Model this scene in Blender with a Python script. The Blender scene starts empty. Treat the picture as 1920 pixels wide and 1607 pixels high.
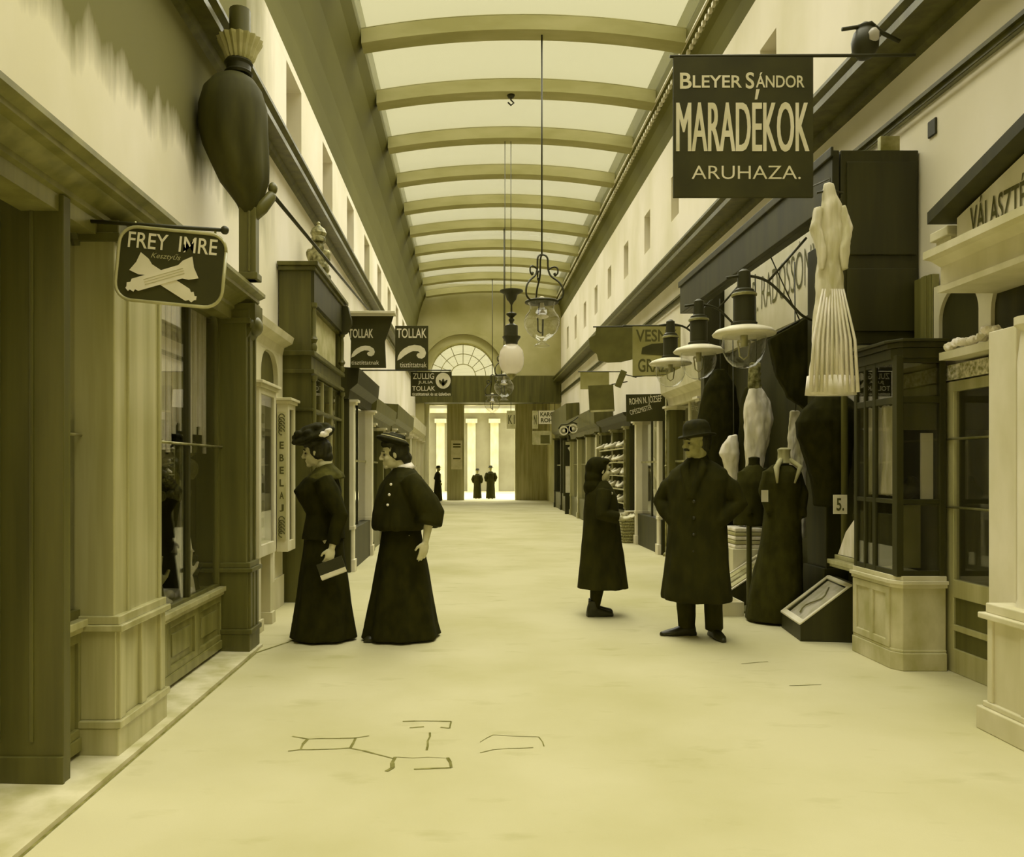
import bpy, math, random
from mathutils import Vector, Matrix, noise
R = math.radians
random.seed(7)
SC = bpy.context.scene
COL = SC.collection

# ------------------------------------------------------------------ camera, sky, sun, exposure
CAM_H, F, VX, VY = 1.36, 1500.0, 880.0, 878.0
cd = bpy.data.cameras.new('camera'); cam = bpy.data.objects.new('camera', cd); COL.objects.link(cam)
cam.location = (0, 0, CAM_H); cam.rotation_euler = (R(90), 0, 0)
cd.sensor_fit = 'HORIZONTAL'; cd.sensor_width = 36; cd.lens = F / 1920 * 36
cd.shift_x = (960 - VX) / 1920; cd.shift_y = (VY - 803.5) / 1920
cd.clip_start = 0.05; cd.clip_end = 300
SC.camera = cam
SC.view_settings.view_transform = 'Standard'; SC.view_settings.look = 'None'
SC.view_settings.gamma = 1; SC.view_settings.use_curve_mapping = False
SC.view_settings.exposure = 0.14

def lin(c): return c / 12.92 if c <= 0.04045 else ((c + 0.055) / 1.055) ** 2.4
def sep(v, k=1.0):
    """the old print's olive-sepia colour of tone v (0 black - 1 paper white), as linear rgb"""
    v = max(0.0, min(1.0, v))
    return tuple(lin(x) * k for x in (v * 0.985, v * 0.955, v * (0.11 + 0.80 * v)))

w = bpy.data.worlds.new('overcast_sky'); SC.world = w; w.use_nodes = True
bg = w.node_tree.nodes['Background']
bg.inputs[0].default_value = (0.87, 0.80, 0.45, 1); bg.inputs[1].default_value = 1.0
sd = bpy.data.lights.new('sun', 'SUN'); sun = bpy.data.objects.new('sun', sd); COL.objects.link(sun)
sd.energy = 12.8; sd.angle = R(115); sd.color = (1.0, 0.975, 0.88)
sun.rotation_euler = (R(-20), R(8), 0); sun.location = (0, 10, 20)

# ------------------------------------------------------------------ helpers
def at(px, py, Y): return Vector(((px - VX) / F * Y, Y, CAM_H - (py - VY) / F * Y))
def AX(px, Y): return (px - VX) / F * Y
def AZ(py, Y): return CAM_H - (py - VY) / F * Y

JIT = random.Random(3)
class MB:
    def __init__(s): s.v = []; s.f = []
    def add(s, vs, fs):
        o = len(s.v); s.v += [Vector(p) for p in vs]; s.f += [tuple(i + o for i in f) for f in fs]; return s
    def box(s, x0, x1, y0, y1, z0, z1):
        x0, x1 = min(x0, x1), max(x0, x1); y0, y1 = min(y0, y1), max(y0, y1); z0, z1 = min(z0, z1), max(z0, z1)
        e = [JIT.uniform(0, .0006) for _ in range(6)]     # no two faces of neighbouring boards lie in exactly one plane
        x0 -= e[0]; x1 += e[1]; y0 -= e[2]; y1 += e[3]; z1 += e[5]; z0 -= e[4] if z0 > .001 else 0
        return s.add([(x0,y0,z0),(x1,y0,z0),(x1,y1,z0),(x0,y1,z0),(x0,y0,z1),(x1,y0,z1),(x1,y1,z1),(x0,y1,z1)],
                     [(0,3,2,1),(4,5,6,7),(0,1,5,4),(1,2,6,5),(2,3,7,6),(3,0,4,7)])
    def obox(s, M, sx, sy, sz):
        m = MB().box(-sx/2, sx/2, -sy/2, sy/2, -sz/2, sz/2)
        return s.add([M @ p for p in m.v], m.f)
    def prism(s, poly, axis, a, b):
        """polygon in the two other axes (in x,y,z order), pushed along axis from a to b"""
        def P(u, v, t):
            return (t, u, v) if axis == 'x' else ((u, t, v) if axis == 'y' else (u, v, t))
        n = len(poly)
        vs = [P(u, v, a) for u, v in poly] + [P(u, v, b) for u, v in poly]
        fs = [tuple(range(n))[::-1], tuple(range(n, 2 * n))] + [(i, (i + 1) % n, n + (i + 1) % n, n + i) for i in range(n)]
        return s.add(vs, fs)
    def loft(s, rings, cap=True, closed=True):
        n = len(rings[0]); vs = [p for r in rings for p in r]; fs = []
        for k in range(len(rings) - 1):
            for i in range(n if closed else n - 1):
                j = (i + 1) % n
                fs.append((k*n+i, k*n+j, (k+1)*n+j, (k+1)*n+i))
        if cap: fs += [tuple(range(n))[::-1], tuple(range((len(rings)-1)*n, len(rings)*n))]
        return s.add(vs, fs)
    def tube(s, pts, r, n=8, cap=True):
        pts = [Vector(p) for p in pts]; rs = r if isinstance(r, (list, tuple)) else [r] * len(pts)
        rings = []; prev = None
        for k, p in enumerate(pts):
            d = (pts[min(k+1, len(pts)-1)] - pts[max(k-1, 0)]).normalized()
            if prev is None:
                u = d.orthogonal().normalized()
            else:
                u = prev - d * prev.dot(d)
                u = u.normalized() if u.length > 1e-6 else d.orthogonal().normalized()
            prev = u; v = d.cross(u)
            rings.append([p + (u * math.cos(2*math.pi*i/n) + v * math.sin(2*math.pi*i/n)) * rs[k] for i in range(n)])
        return s.loft(rings, cap)
    def lathe(s, prof, c=(0, 0, 0), n=24, M=None):
        rings = []
        for r, z in prof:
            ring = [Vector((r * math.cos(2*math.pi*i/n), r * math.sin(2*math.pi*i/n), z)) for i in range(n)]
            rings.append([(M @ p if M else p) + Vector(c) for p in ring])
        return s.loft(rings)
    def ell(s, c, rad, M=None, n=16, m=10):
        rings = []
        for k in range(1, m):
            t = math.pi * k / m - math.pi / 2
            rings.append([Vector((math.cos(t)*math.cos(2*math.pi*i/n)*rad[0], math.cos(t)*math.sin(2*math.pi*i/n)*rad[1], math.sin(t)*rad[2])) for i in range(n)])
        if M: rings = [[M @ p for p in r] for r in rings]
        return s.loft([[p + Vector(c) for p in r] for r in rings])
    def xf(s, M):
        s.v = [M @ p for p in s.v]; return s
    def mesh(s, name):
        me = bpy.data.meshes.new(name); me.from_pydata([tuple(p) for p in s.v], [], s.f); me.update()
        return me
    def build(s, name, m, parent=None, smooth=False, bevel=0.0, local=False):
        return put(name, s.mesh(name), m, parent, smooth, bevel, local)

def fixnormals(me):
    import bmesh
    bm = bmesh.new(); bm.from_mesh(me); bmesh.ops.recalc_face_normals(bm, faces=bm.faces); bm.to_mesh(me); bm.free()

def wloc(o):
    v = Vector((0, 0, 0))
    while o: v += o.location; o = o.parent
    return v

def put(name, me, m, parent=None, smooth=False, bevel=0.0, local=False):
    fixnormals(me)
    if parent is not None and not local:
        off = wloc(parent)
        for v in me.vertices: v.co -= off
    o = bpy.data.objects.new(name, me); COL.objects.link(o)
    for mm in (m if isinstance(m, (list, tuple)) else [m]): me.materials.append(mm)
    if parent is not None: o.parent = parent
    if smooth is True or smooth == 1:
        for p in me.polygons: p.use_smooth = True
    elif smooth:
        for p in me.polygons: p.use_smooth = True
        try: me.set_sharp_from_angle(angle=R(smooth))
        except Exception: pass
    if bevel:
        b = o.modifiers.new('bevel', 'BEVEL'); b.width = bevel; b.segments = 2; b.limit_method = 'ANGLE'; b.angle_limit = R(40)
    return o

TMP = bpy.data.scenes.new('workbench')
def evaluated(o):
    vl = TMP.view_layers[0]; vl.update(); return bpy.data.meshes.new_from_object(o.evaluated_get(vl.depsgraph))

def remesh(mb, name, voxel=0.006, smooth=4, wrinkle=0.0, wscale=8.0, fn=None, seed=0):
    """one continuous skin over overlapping closed shapes"""
    me = mb.mesh(name + '_raw'); fixnormals(me)
    o = bpy.data.objects.new(name + '_raw', me); TMP.collection.objects.link(o)
    r = o.modifiers.new('r', 'REMESH'); r.mode = 'VOXEL'; r.voxel_size = voxel
    if smooth:
        sm = o.modifiers.new('s', 'SMOOTH'); sm.iterations = smooth; sm.factor = 0.5
    out = evaluated(o); out.name = name
    bpy.data.objects.remove(o); bpy.data.meshes.remove(me)
    if wrinkle:
        for v in out.vertices:
            n = noise.noise(Vector((v.co.x * wscale, v.co.y * wscale, v.co.z * wscale * 0.45 + seed)))
            n2 = noise.noise(Vector((v.co.x * wscale * 2.6, v.co.y * wscale * 2.6, v.co.z * wscale * 0.9 + seed + 9)))
            v.co += v.normal * (n + 0.45 * n2) * wrinkle
    if fn:
        for v in out.vertices: v.co = fn(v.co)
    out.materials.clear()
    return out

def tag(o, label, cat, group=None, kind=None):
    if label: o['label'] = label
    if cat: o['category'] = cat
    if group: o['group'] = group
    if kind: o['kind'] = kind
    return o
def thing(name, label, cat, loc=(0, 0, 0), rz=0.0, group=None):
    o = bpy.data.objects.new(name, None); COL.objects.link(o)
    o.empty_display_size = 0.1
    o.location = loc; o.rotation_euler = (0, 0, rz)
    return tag(o, label, cat, group)
def struct(o): o['kind'] = 'structure'; return o
def copy_tree(o, loc, label=None, rz=None):
    def rec(a, par):
        c = a.copy(); COL.objects.link(c)
        if par is not None: c.parent = par
        for ch in [k for k in ALL_CHILDREN(a)]: rec(ch, c)
        return c
    c = rec(o, None); c.location = loc
    if rz is not None: c.rotation_euler = (0, 0, rz)
    if label: c['label'] = label
    return c
def ALL_CHILDREN(a): return list(a.children)

# ------------------------------------------------------------------ materials
def mat(name, v, rough=0.7, v2=None, scale=(6, 6, 6), detail=4, metal=0.0, spec=0.4, bump=0.0, lo=0.35, hi=0.65, coat=0.0):
    m = bpy.data.materials.new(name); m.use_nodes = True
    nt = m.node_tree; N = nt.nodes; L = nt.links; p = N['Principled BSDF']
    p.inputs['Roughness'].default_value = rough; p.inputs['Metallic'].default_value = metal
    p.inputs['Specular IOR Level'].default_value = spec
    if coat: p.inputs['Coat Weight'].default_value = coat; p.inputs['Coat Roughness'].default_value = 0.15
    if v2 is None:
        p.inputs['Base Color'].default_value = (*sep(v), 1)
    if v2 is not None or bump:
        tc = N.new('ShaderNodeTexCoord'); mp = N.new('ShaderNodeMapping'); mp.inputs['Scale'].default_value = scale
        nz = N.new('ShaderNodeTexNoise'); nz.inputs['Detail'].default_value = detail; nz.inputs['Scale'].default_value = 1.0
        L.new(tc.outputs['Object'], mp.inputs[0]); L.new(mp.outputs[0], nz.inputs['Vector'])
        if v2 is not None:
            cr = N.new('ShaderNodeValToRGB'); cr.color_ramp.elements[0].position = lo; cr.color_ramp.elements[1].position = hi
            cr.color_ramp.elements[0].color = (*sep(v2), 1); cr.color_ramp.elements[1].color = (*sep(v), 1)
            L.new(nz.outputs[0], cr.inputs[0]); L.new(cr.outputs[0], p.inputs['Base Color'])
        if bump:
            b = N.new('ShaderNodeBump'); b.inputs['Strength'].default_value = bump; b.inputs['Distance'].default_value = 0.01
            L.new(nz.outputs[0], b.inputs['Height']); L.new(b.outputs[0], p.inputs['Normal'])
    return m

def glass(name, tint=0.95, ior=1.6, rough=0.0, milk=0.0, milk_v=0.9):
    m = bpy.data.materials.new(name); m.use_nodes = True
    nt = m.node_tree; N = nt.nodes; L = nt.links; N.remove(N['Principled BSDF'])
    out = N['Material Output']
    t = N.new('ShaderNodeBsdfTransparent'); t.inputs[0].default_value = (tint, tint, tint * 0.97, 1)
    g = N.new('ShaderNodeBsdfGlossy'); g.inputs['Roughness'].default_value = rough
    # reflection of a thin sheet, the same from both sides (Schlick)
    geo = N.new('ShaderNodeNewGeometry'); dt = N.new('ShaderNodeVectorMath'); dt.operation = 'DOT_PRODUCT'
    L.new(geo.outputs['Normal'], dt.inputs[0]); L.new(geo.outputs['Incoming'], dt.inputs[1])
    def mth(op, a, b=0.0):
        q = N.new('ShaderNodeMath'); q.operation = op; q.use_clamp = True
        for i, x in enumerate((a, b)):
            if isinstance(x, (int, float)): q.inputs[i].default_value = x
            else: L.new(x, q.inputs[i])
        return q.outputs[0]
    f0 = ((ior - 1) / (ior + 1)) ** 2
    ab = N.new('ShaderNodeMath'); ab.operation = 'ABSOLUTE'; L.new(dt.outputs['Value'], ab.inputs[0])
    pw = mth('POWER', mth('SUBTRACT', 1.0, ab.outputs[0]), 4.0)
    fac = mth('ADD', mth('MULTIPLY', pw, 1 - f0), f0)
    mx = N.new('ShaderNodeMixShader')
    L.new(fac, mx.inputs[0]); L.new(g.outputs[0], mx.inputs[2])
    if milk:
        tr = N.new('ShaderNodeBsdfTranslucent'); tr.inputs[0].default_value = (*sep(milk_v), 1)
        df = N.new('ShaderNodeBsdfDiffuse'); df.inputs[0].default_value = (*sep(milk_v), 1)
        m0 = N.new('ShaderNodeMixShader'); m0.inputs[0].default_value = 0.5
        L.new(tr.outputs[0], m0.inputs[1]); L.new(df.outputs[0], m0.inputs[2])
        m1 = N.new('ShaderNodeMixShader'); m1.inputs[0].default_value = milk
        L.new(t.outputs[0], m1.inputs[1]); L.new(m0.outputs[0], m1.inputs[2]); L.new(m1.outputs[0], mx.inputs[1])
    else:
        L.new(t.outputs[0], mx.inputs[1])
    L.new(mx.outputs[0], out.inputs[0])
    return m

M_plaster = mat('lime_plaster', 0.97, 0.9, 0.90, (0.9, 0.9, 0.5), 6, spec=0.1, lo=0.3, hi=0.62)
M_cove = mat('dark_cove', 0.42, 0.85, 0.36, (0.8, 0.25, 0.8), 4, spec=0.15)  # both coves in a darker tone than the walls
M_beam = mat('painted_beam', 0.72, 0.85, 0.65, (1, 3, 3), 4, spec=0.15)
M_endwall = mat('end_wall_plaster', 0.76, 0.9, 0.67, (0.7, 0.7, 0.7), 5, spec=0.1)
M_dwood = mat('dark_stained_wood', 0.39, 0.45, 0.30, (9, 9, 0.7), 5, spec=0.35, coat=0.1)
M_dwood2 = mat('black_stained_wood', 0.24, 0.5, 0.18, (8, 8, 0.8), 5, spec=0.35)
M_dwood3 = mat('brown_varnished_wood', 0.54, 0.4, 0.42, (9, 9, 0.7), 5, spec=0.4, coat=0.3)
M_mwood = mat('mid_brown_wood', 0.74, 0.35, 0.62, (10, 10, 0.6), 5, spec=0.5, coat=0.7)
M_cream = mat('cream_painted_wood', 0.88, 0.55, 0.80, (4, 4, 1.2), 4, spec=0.3)
M_pale = mat('pale_painted_wood', 0.93, 0.5, 0.86, (4, 4, 2), 4, spec=0.3)
M_stone = mat('painted_stone_plinth', 0.84, 0.8, 0.70, (5, 5, 3), 6, spec=0.2)
M_iron = mat('black_iron', 0.20, 0.5, metal=0.2, spec=0.5)
M_brass = mat('aged_brass', 0.72, 0.35, 0.5, (8, 8, 8), 3, metal=0.5)
M_gilt = mat('old_gilding', 0.72, 0.45, 0.32, (18, 18, 18), 4, metal=0.25)
M_board = mat('sign_board_black', 0.26, 0.6, 0.21, (3, 3, 3), 4, spec=0.3)
M_board2 = mat('sign_board_grey', 0.42, 0.6, 0.35, (3, 3, 3), 4, spec=0.3)
M_letter = mat('sign_letter_cream', 0.93, 0.6, 0.86, (5, 5, 5), 3, spec=0.2)
M_letter_dim = mat('sign_letter_dull', 0.78, 0.7, 0.68, (5, 5, 5), 3, spec=0.2)
M_ink = mat('dark_painted_letter', 0.33, 0.7)
M_black = mat('black_wool', 0.185, 0.95, 0.14, (14, 14, 9), 4, spec=0.08)
M_black2 = mat('black_serge', 0.21, 0.9, 0.16, (10, 10, 5), 4, spec=0.1)
M_coat = mat('dark_overcoat_wool', 0.26, 0.9, 0.20, (12, 12, 7), 4, spec=0.1)
M_hair = mat('dark_hair', 0.20, 0.55, 0.13, (40, 40, 12), 3, spec=0.3)
M_felt = mat('black_hat_felt', 0.19, 0.8, 0.14, (20, 20, 20), 3, spec=0.15)
M_skin = mat('skin', 0.84, 0.55, 0.77, (9, 9, 9), 3, spec=0.25)
M_skin2 = mat('weathered_skin', 0.66, 0.6, 0.56, (12, 12, 12), 3, spec=0.25)
M_eye = mat('dark_eye', 0.12, 0.3)
M_white = mat('white_cotton', 1.0, 0.9, 0.88, (12, 12, 3), 4, spec=0.1)
M_offwhite = mat('ivory_cloth', 0.95, 0.9, 0.78, (16, 16, 1.5), 5, spec=0.1)
M_paper = mat('cream_paper', 0.93, 0.8, 0.86, (5, 5, 5), 3, spec=0.15)
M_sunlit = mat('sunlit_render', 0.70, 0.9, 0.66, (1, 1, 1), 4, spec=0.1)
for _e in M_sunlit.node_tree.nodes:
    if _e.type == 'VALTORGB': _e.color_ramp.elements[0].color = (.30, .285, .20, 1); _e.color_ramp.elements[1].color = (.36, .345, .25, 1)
M_leather = mat('black_leather', 0.17, 0.4, spec=0.4)
M_dark = mat('unlit_interior_cloth', 0.13, 0.9, spec=0.05)
M_wicker = mat('wicker', 0.72, 0.7, 0.45, (60, 60, 60), 2, spec=0.2)
M_pane = glass('window_glass', 0.93, 1.75)
M_clear = glass('clear_lamp_glass', 0.93, 1.75)
M_lid = glass('case_lid_glass', 0.98, 1.25)
M_emblem = mat('dull_black_emblem', 0.29, 0.75, 0.23, (9, 9, 2), 5, spec=0.2)
M_sky = glass('skylight_glass', 0.90, 1.3, 0.4)
M_milk = glass('milk_glass', 0.9, 1.45, 0.1, milk=0.8, milk_v=0.97)

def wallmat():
    """left wall: plaster with a darker, ragged-edged area under the near cornice"""
    m = mat('part_dark_plaster', 0.97, 0.9, 0.89, (0.9, 0.9, 0.5), 6, spec=0.1, lo=0.3, hi=0.62)
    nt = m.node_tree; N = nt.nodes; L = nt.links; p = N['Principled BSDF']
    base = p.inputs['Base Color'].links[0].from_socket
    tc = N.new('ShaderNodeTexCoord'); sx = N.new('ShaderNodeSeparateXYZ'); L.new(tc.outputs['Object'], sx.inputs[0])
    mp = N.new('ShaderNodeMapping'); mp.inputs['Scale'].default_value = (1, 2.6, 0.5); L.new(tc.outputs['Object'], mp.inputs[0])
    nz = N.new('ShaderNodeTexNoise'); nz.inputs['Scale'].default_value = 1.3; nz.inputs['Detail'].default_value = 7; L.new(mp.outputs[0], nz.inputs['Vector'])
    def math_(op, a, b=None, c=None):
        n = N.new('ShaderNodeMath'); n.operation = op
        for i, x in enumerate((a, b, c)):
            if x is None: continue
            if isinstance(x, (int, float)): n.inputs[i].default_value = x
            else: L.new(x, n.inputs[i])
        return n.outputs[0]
    # height of the dark area's lower edge: 3.35 m, wavy; it ends about y = 6.4
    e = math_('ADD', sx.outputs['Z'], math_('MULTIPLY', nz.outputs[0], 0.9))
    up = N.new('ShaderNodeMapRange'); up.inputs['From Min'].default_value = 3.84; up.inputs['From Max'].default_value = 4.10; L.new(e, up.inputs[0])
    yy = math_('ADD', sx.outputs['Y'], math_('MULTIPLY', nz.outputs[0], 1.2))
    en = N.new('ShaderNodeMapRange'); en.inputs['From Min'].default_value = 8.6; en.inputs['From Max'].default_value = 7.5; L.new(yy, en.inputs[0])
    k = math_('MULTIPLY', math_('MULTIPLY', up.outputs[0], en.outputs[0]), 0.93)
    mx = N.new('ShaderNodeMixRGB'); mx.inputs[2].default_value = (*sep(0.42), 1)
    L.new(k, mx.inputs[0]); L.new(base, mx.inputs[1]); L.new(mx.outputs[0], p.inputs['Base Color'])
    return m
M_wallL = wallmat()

def floormat():
    m = mat('worn_asphalt_floor', 0.815, 0.9, 0.745, (0.8, 0.8, 1), 8, spec=0.08, lo=0.3, hi=0.6)
    nt = m.node_tree; N = nt.nodes; L = nt.links; p = N['Principled BSDF']
    base = p.inputs['Base Color'].links[0].from_socket
    tc = N.new('ShaderNodeTexCoord'); mp = N.new('ShaderNodeMapping'); mp.inputs['Scale'].default_value = (1.1, 2.4, 1); L.new(tc.outputs['Object'], mp.inputs[0])
    nz = N.new('ShaderNodeTexNoise'); nz.inputs['Scale'].default_value = 2.2; nz.inputs['Detail'].default_value = 6; L.new(mp.outputs[0], nz.inputs['Vector'])
    mr = N.new('ShaderNodeMapRange'); mr.inputs['From Min'].default_value = 0.60; mr.inputs['From Max'].default_value = 0.74; mr.inputs['To Max'].default_value = 0.35
    L.new(nz.outputs[0], mr.inputs[0])
    n2 = N.new('ShaderNodeTexNoise'); n2.inputs['Scale'].default_value = 260; L.new(tc.outputs['Object'], n2.inputs['Vector'])
    m2 = N.new('ShaderNodeMapRange'); m2.inputs['To Max'].default_value = 0.22; L.new(n2.outputs[0], m2.inputs[0])
    mx = N.new('ShaderNodeMixRGB'); mx.inputs[2].default_value = (*sep(0.62), 1); L.new(mr.outputs[0], mx.inputs[0]); L.new(base, mx.inputs[1])
    m3 = N.new('ShaderNodeMixRGB'); m3.inputs[2].default_value = (*sep(0.68), 1); L.new(m2.outputs[0], m3.inputs[0]); L.new(mx.outputs[0], m3.inputs[1])
    L.new(m3.outputs[0], p.inputs['Base Color'])
    return m
M_floor = floormat()
M_crack = mat('floor_crack', 0.42, 0.9, 0.58, (14, 14, 14), 4, spec=0.05)

# ------------------------------------------------------------------ lettering
FACE = (Vector((1, 0, 0)), Vector((0, 0, 1)))                 # board seen from the camera's side
RWALL = (Vector((0, -1, 0)), Vector((0, 0, 1)))               # on the right wall, read from the arcade
def text(s, c, wd, ht, m, parent, axes=FACE, bold=0.02, depth=0.004, roll=0.0, shear=0.0, name='lettering', label=None, local=False, fat=0.0):
    def mk(st):
        cu = bpy.data.curves.new('t', 'FONT'); cu.body = st; cu.size = 1; cu.offset = bold; cu.extrude = 0.0; cu.shear = shear
        cu.resolution_u = 4
        o = bpy.data.objects.new('t', cu); TMP.collection.objects.link(o)
        me = evaluated(o)
        bpy.data.objects.remove(o); bpy.data.curves.remove(cu)
        return me
    import unicodedata
    me = mk(s); ref = mk(''.join(ch for ch in unicodedata.normalize('NFD', s) if not unicodedata.combining(ch)))
    xs = [v.co.x for v in ref.vertices]; ys = [v.co.y for v in ref.vertices]
    x0, x1, y0, y1 = min(xs), max(xs), min(ys), max(ys)
    xd, yd = axes; xd = xd.normalized(); yd = yd.normalized(); nd = xd.cross(yd)
    if roll:
        q = Matrix.Rotation(roll, 3, nd); xd = q @ xd; yd = q @ yd
    c = Vector(c); bpy.data.meshes.remove(ref)
    for v in me.vertices:
        u = ((v.co.x - x0) / (x1 - x0) - 0.5) * wd; t = ((v.co.y - y0) / (y1 - y0) - 0.5) * ht
        v.co = c + xd * u + yd * t + nd * depth * .4
    if fat:                                               # heavier strokes: the letters laid over themselves, a little aside
        base = [v.co.copy() for v in me.vertices]; fs = [tuple(p.vertices) for p in me.polygons]; mb = MB()
        for k, s_ in enumerate((-1, -.5, 0, .5, 1)): mb.add([q + xd * fat * s_ + nd * (.0003 * k) for q in base], fs)
        bpy.data.meshes.remove(me); me = mb.mesh(name)
    o = put(name, me, m, parent, False, 0, local)
    if label: o['label'] = label
    return o
# ------------------------------------------------------------------ the arcade's shell
XL, XR, YB, YE = -1.94, 3.30, -5.0, 28.8
XC, HW, SAG, ZE = 0.78, 2.33, 0.20, 7.62
def vault(x): return ZE + SAG * (1 - ((x - XC) / HW) ** 2)

# floor with its worn joints and cracks as a second material
fm = MB().add([(-6, -6, 0), (10, -6, 0), (10, 70, 0), (-6, 70, 0)], [(0, 1, 2, 3)])
def fl(px, py):
    Y = F * CAM_H / (py - VY); return Vector((AX(px, Y), Y, 0))
nfl = len(fm.f)
def crack(pts, wd):
    P = [fl(*p) for p in pts]
    for a, b in zip(P, P[1:]):
        n = max(1, int((b - a).length / 0.06)); prev = a
        for i in range(1, n + 1):
            q = a.lerp(b, i / n) + (Vector((random.uniform(-.008, .008), random.uniform(-.008, .008), 0)) if i < n else Vector())
            d = (q - prev).normalized(); s = Vector((-d.y, d.x, 0)) * wd * random.uniform(.35, .65)
            z = Vector((0, 0, .0015))
            fm.add([prev - s + z, q - s + z, q + s + z, prev + s + z], [(0, 1, 2, 3)]); prev = q
for pts, wd in (([(548,1381),(577,1386),(667,1384),(692,1380)], .012), ([(540,1409),(562,1406),(655,1403),(700,1413),(738,1423)], .011),
                ([(577,1386),(564,1405)], .014), ([(667,1384),(657,1403)], .014), ([(741,1420),(736,1440),(724,1447)], .02),
                ([(776,1443),(846,1440),(839,1421)], .016), ([(755,1353),(846,1353),(843,1366),(826,1364)], .012),
                ([(806,1374),(800,1407)], .009), ([(768,1365),(795,1363)], .014), ([(741,1420),(835,1422)], .004),
                ([(900,1392),(925,1378),(1010,1382),(1020,1400)], .006), ([(900,1412),(925,1406),(1000,1402)], .006),
                ([(1480,1286),(1540,1284)], .010), ([(1390,1245),(1440,1241)], .009)):
    crack(pts, wd)
# dark joint between the shopfronts' stone strip and the asphalt, and the step line by the cream shop
Yj = [2.2, 2.9, 3.6, 4.4, 5.2, 5.86]
for a, b in zip(Yj, Yj[1:]):
    fm.add([(-1.578, a, .0018), (-1.562, a, .0018), (-1.562, b, .0018), (-1.578, b, .0018)], [(0, 1, 2, 3)])
fm.add([(-1.57, 5.86, .0018), (-1.25, 6.62, .0018), (-1.25, 6.645, .0018), (-1.58, 5.90, .0018)], [(0, 1, 2, 3)])
fme = fm.mesh('floor')
for i, p in enumerate(fme.polygons): p.material_index = 0 if i < nfl else 1
struct(put('floor', fme, [M_floor, M_crack]))

def wall_x(name, X, Xo, rects, holes, m):
    """a wall standing on plane X (outer face Xo), made of y-z rectangles, with real window openings"""
    mb = MB()
    for (y0, y1, z0, z1) in rects:
        hs = [h for h in holes if h[0] >= y0 - 1e-6 and h[1] <= y1 + 1e-6 and h[2] >= z0 - 1e-6 and h[3] <= z1 + 1e-6]
        if not hs: mb.box(X, Xo, y0, y1, z0, z1); continue
        hz0, hz1 = hs[0][2], hs[0][3]
        if hz0 > z0 + 1e-4: mb.box(X, Xo, y0, y1, z0, hz0)
        if hz1 < z1 - 1e-4: mb.box(X, Xo, y0, y1, hz1, z1)
        yy = y0
        for h in sorted(hs):
            mb.box(X, Xo, yy, h[0], hz0, hz1); yy = h[1]
        mb.box(X, Xo, yy, y1, hz0, hz1)
    return struct(mb.build(name, m))
HL = [(8.48 + 2.1 * k, 9.24 + 2.1 * k, 4.75, 5.69) for k in range(9)]
HR = [(8.60 + 2.0 * k, 9.08 + 2.0 * k, 5.38, 6.10) for k in range(10)]
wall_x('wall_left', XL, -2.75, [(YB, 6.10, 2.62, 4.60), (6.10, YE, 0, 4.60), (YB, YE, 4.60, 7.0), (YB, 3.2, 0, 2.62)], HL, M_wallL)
wall_x('wall_right', XR, 4.1, [(YB, YE, 0, 4.60), (YB, YE, 4.60, 7.0)], HR, M_plaster)
n = 0
for X, s, hs in ((XL, -1, HL), (XR, 1, HR)):
    for (y0, y1, z0, z1) in hs:
        n += 1
        wn = thing('window_%d' % n, None, None, (X, (y0 + y1) / 2, z0)); struct(wn)
        fr = MB()
        xa, xb = X + s * .20, X + s * .25
        for a, b, c, d in ((y0, y0 + .05, z0, z1), (y1 - .05, y1, z0, z1), (y0, y1, z0, z0 + .05), (y0, y1, z1 - .05, z1), ((y0 + y1) / 2 - .015, (y0 + y1) / 2 + .015, z0, z1), (y0, y1, (z0 + z1) / 2 + .1, (z0 + z1) / 2 + .13)):
            fr.box(xa, xb, a, b, c, d)
        fr.build('window_frame', M_mwood, wn)
        MB().box(X + s * .235, X + s * .24, y0, y1, z0, z1).build('pane', M_pane, wn)
        MB().box(X + s * .33, X + s * .35, y0, y1, z0, z1).build('blind', M_dwood2, wn)  # dark sheet put behind the glass to stand for the unlit inside
# coves and ceiling border, one object
cv = MB()
cv.prism([(XL, 5.78), (-1.925, 6.1), (-1.88, 6.5), (-1.79, 6.95), (-1.66, 7.35), (-1.56, 7.55), (-1.55, 7.62), (-1.55, 8.0), (-2.75, 8.0), (-2.75, 5.78)], 'y', YB, YE)
cv.prism([(XR, 6.75), (3.285, 7.0), (3.23, 7.22), (3.18, 7.30), (3.18, 7.42), (3.12, 7.46), (3.11, 7.62), (3.11, 8.0), (4.1, 8.0), (4.1, 6.75)], 'y', YB, YE)
struct(cv.build('ceiling', M_cove))
t = MB()
t.box(3.095, 3.125, YB, YE, 7.455, 7.475)
y = 4.0
while y < YE - .1:
    t.box(3.135, 3.185, y, y + .07, 7.33, 7.385); y += .15
struct(t.build('trim_1', M_pale))                                   # pale dentil moulding of the right cornice
# lower cornices over the shops
t = MB()
t.prism([(XL, 4.40), (-1.90, 4.42), (-1.88, 4.46), (-1.76, 4.46), (-1.76, 4.51), (-1.79, 4.53), (-1.74, 4.58), (-1.74, 4.61), (XL, 4.66)], 'y', YB, YE)
struct(t.build('trim_2', M_dwood))
t = MB()
t.prism([(XR, 4.38), (3.25, 4.40), (3.24, 4.46), (3.01, 4.46), (3.01, 4.52), (3.04, 4.54), (2.99, 4.58), (2.99, 4.61), (XR, 4.66)], 'y', YB, YE)
struct(t.build('trim_3', M_dwood))
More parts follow.
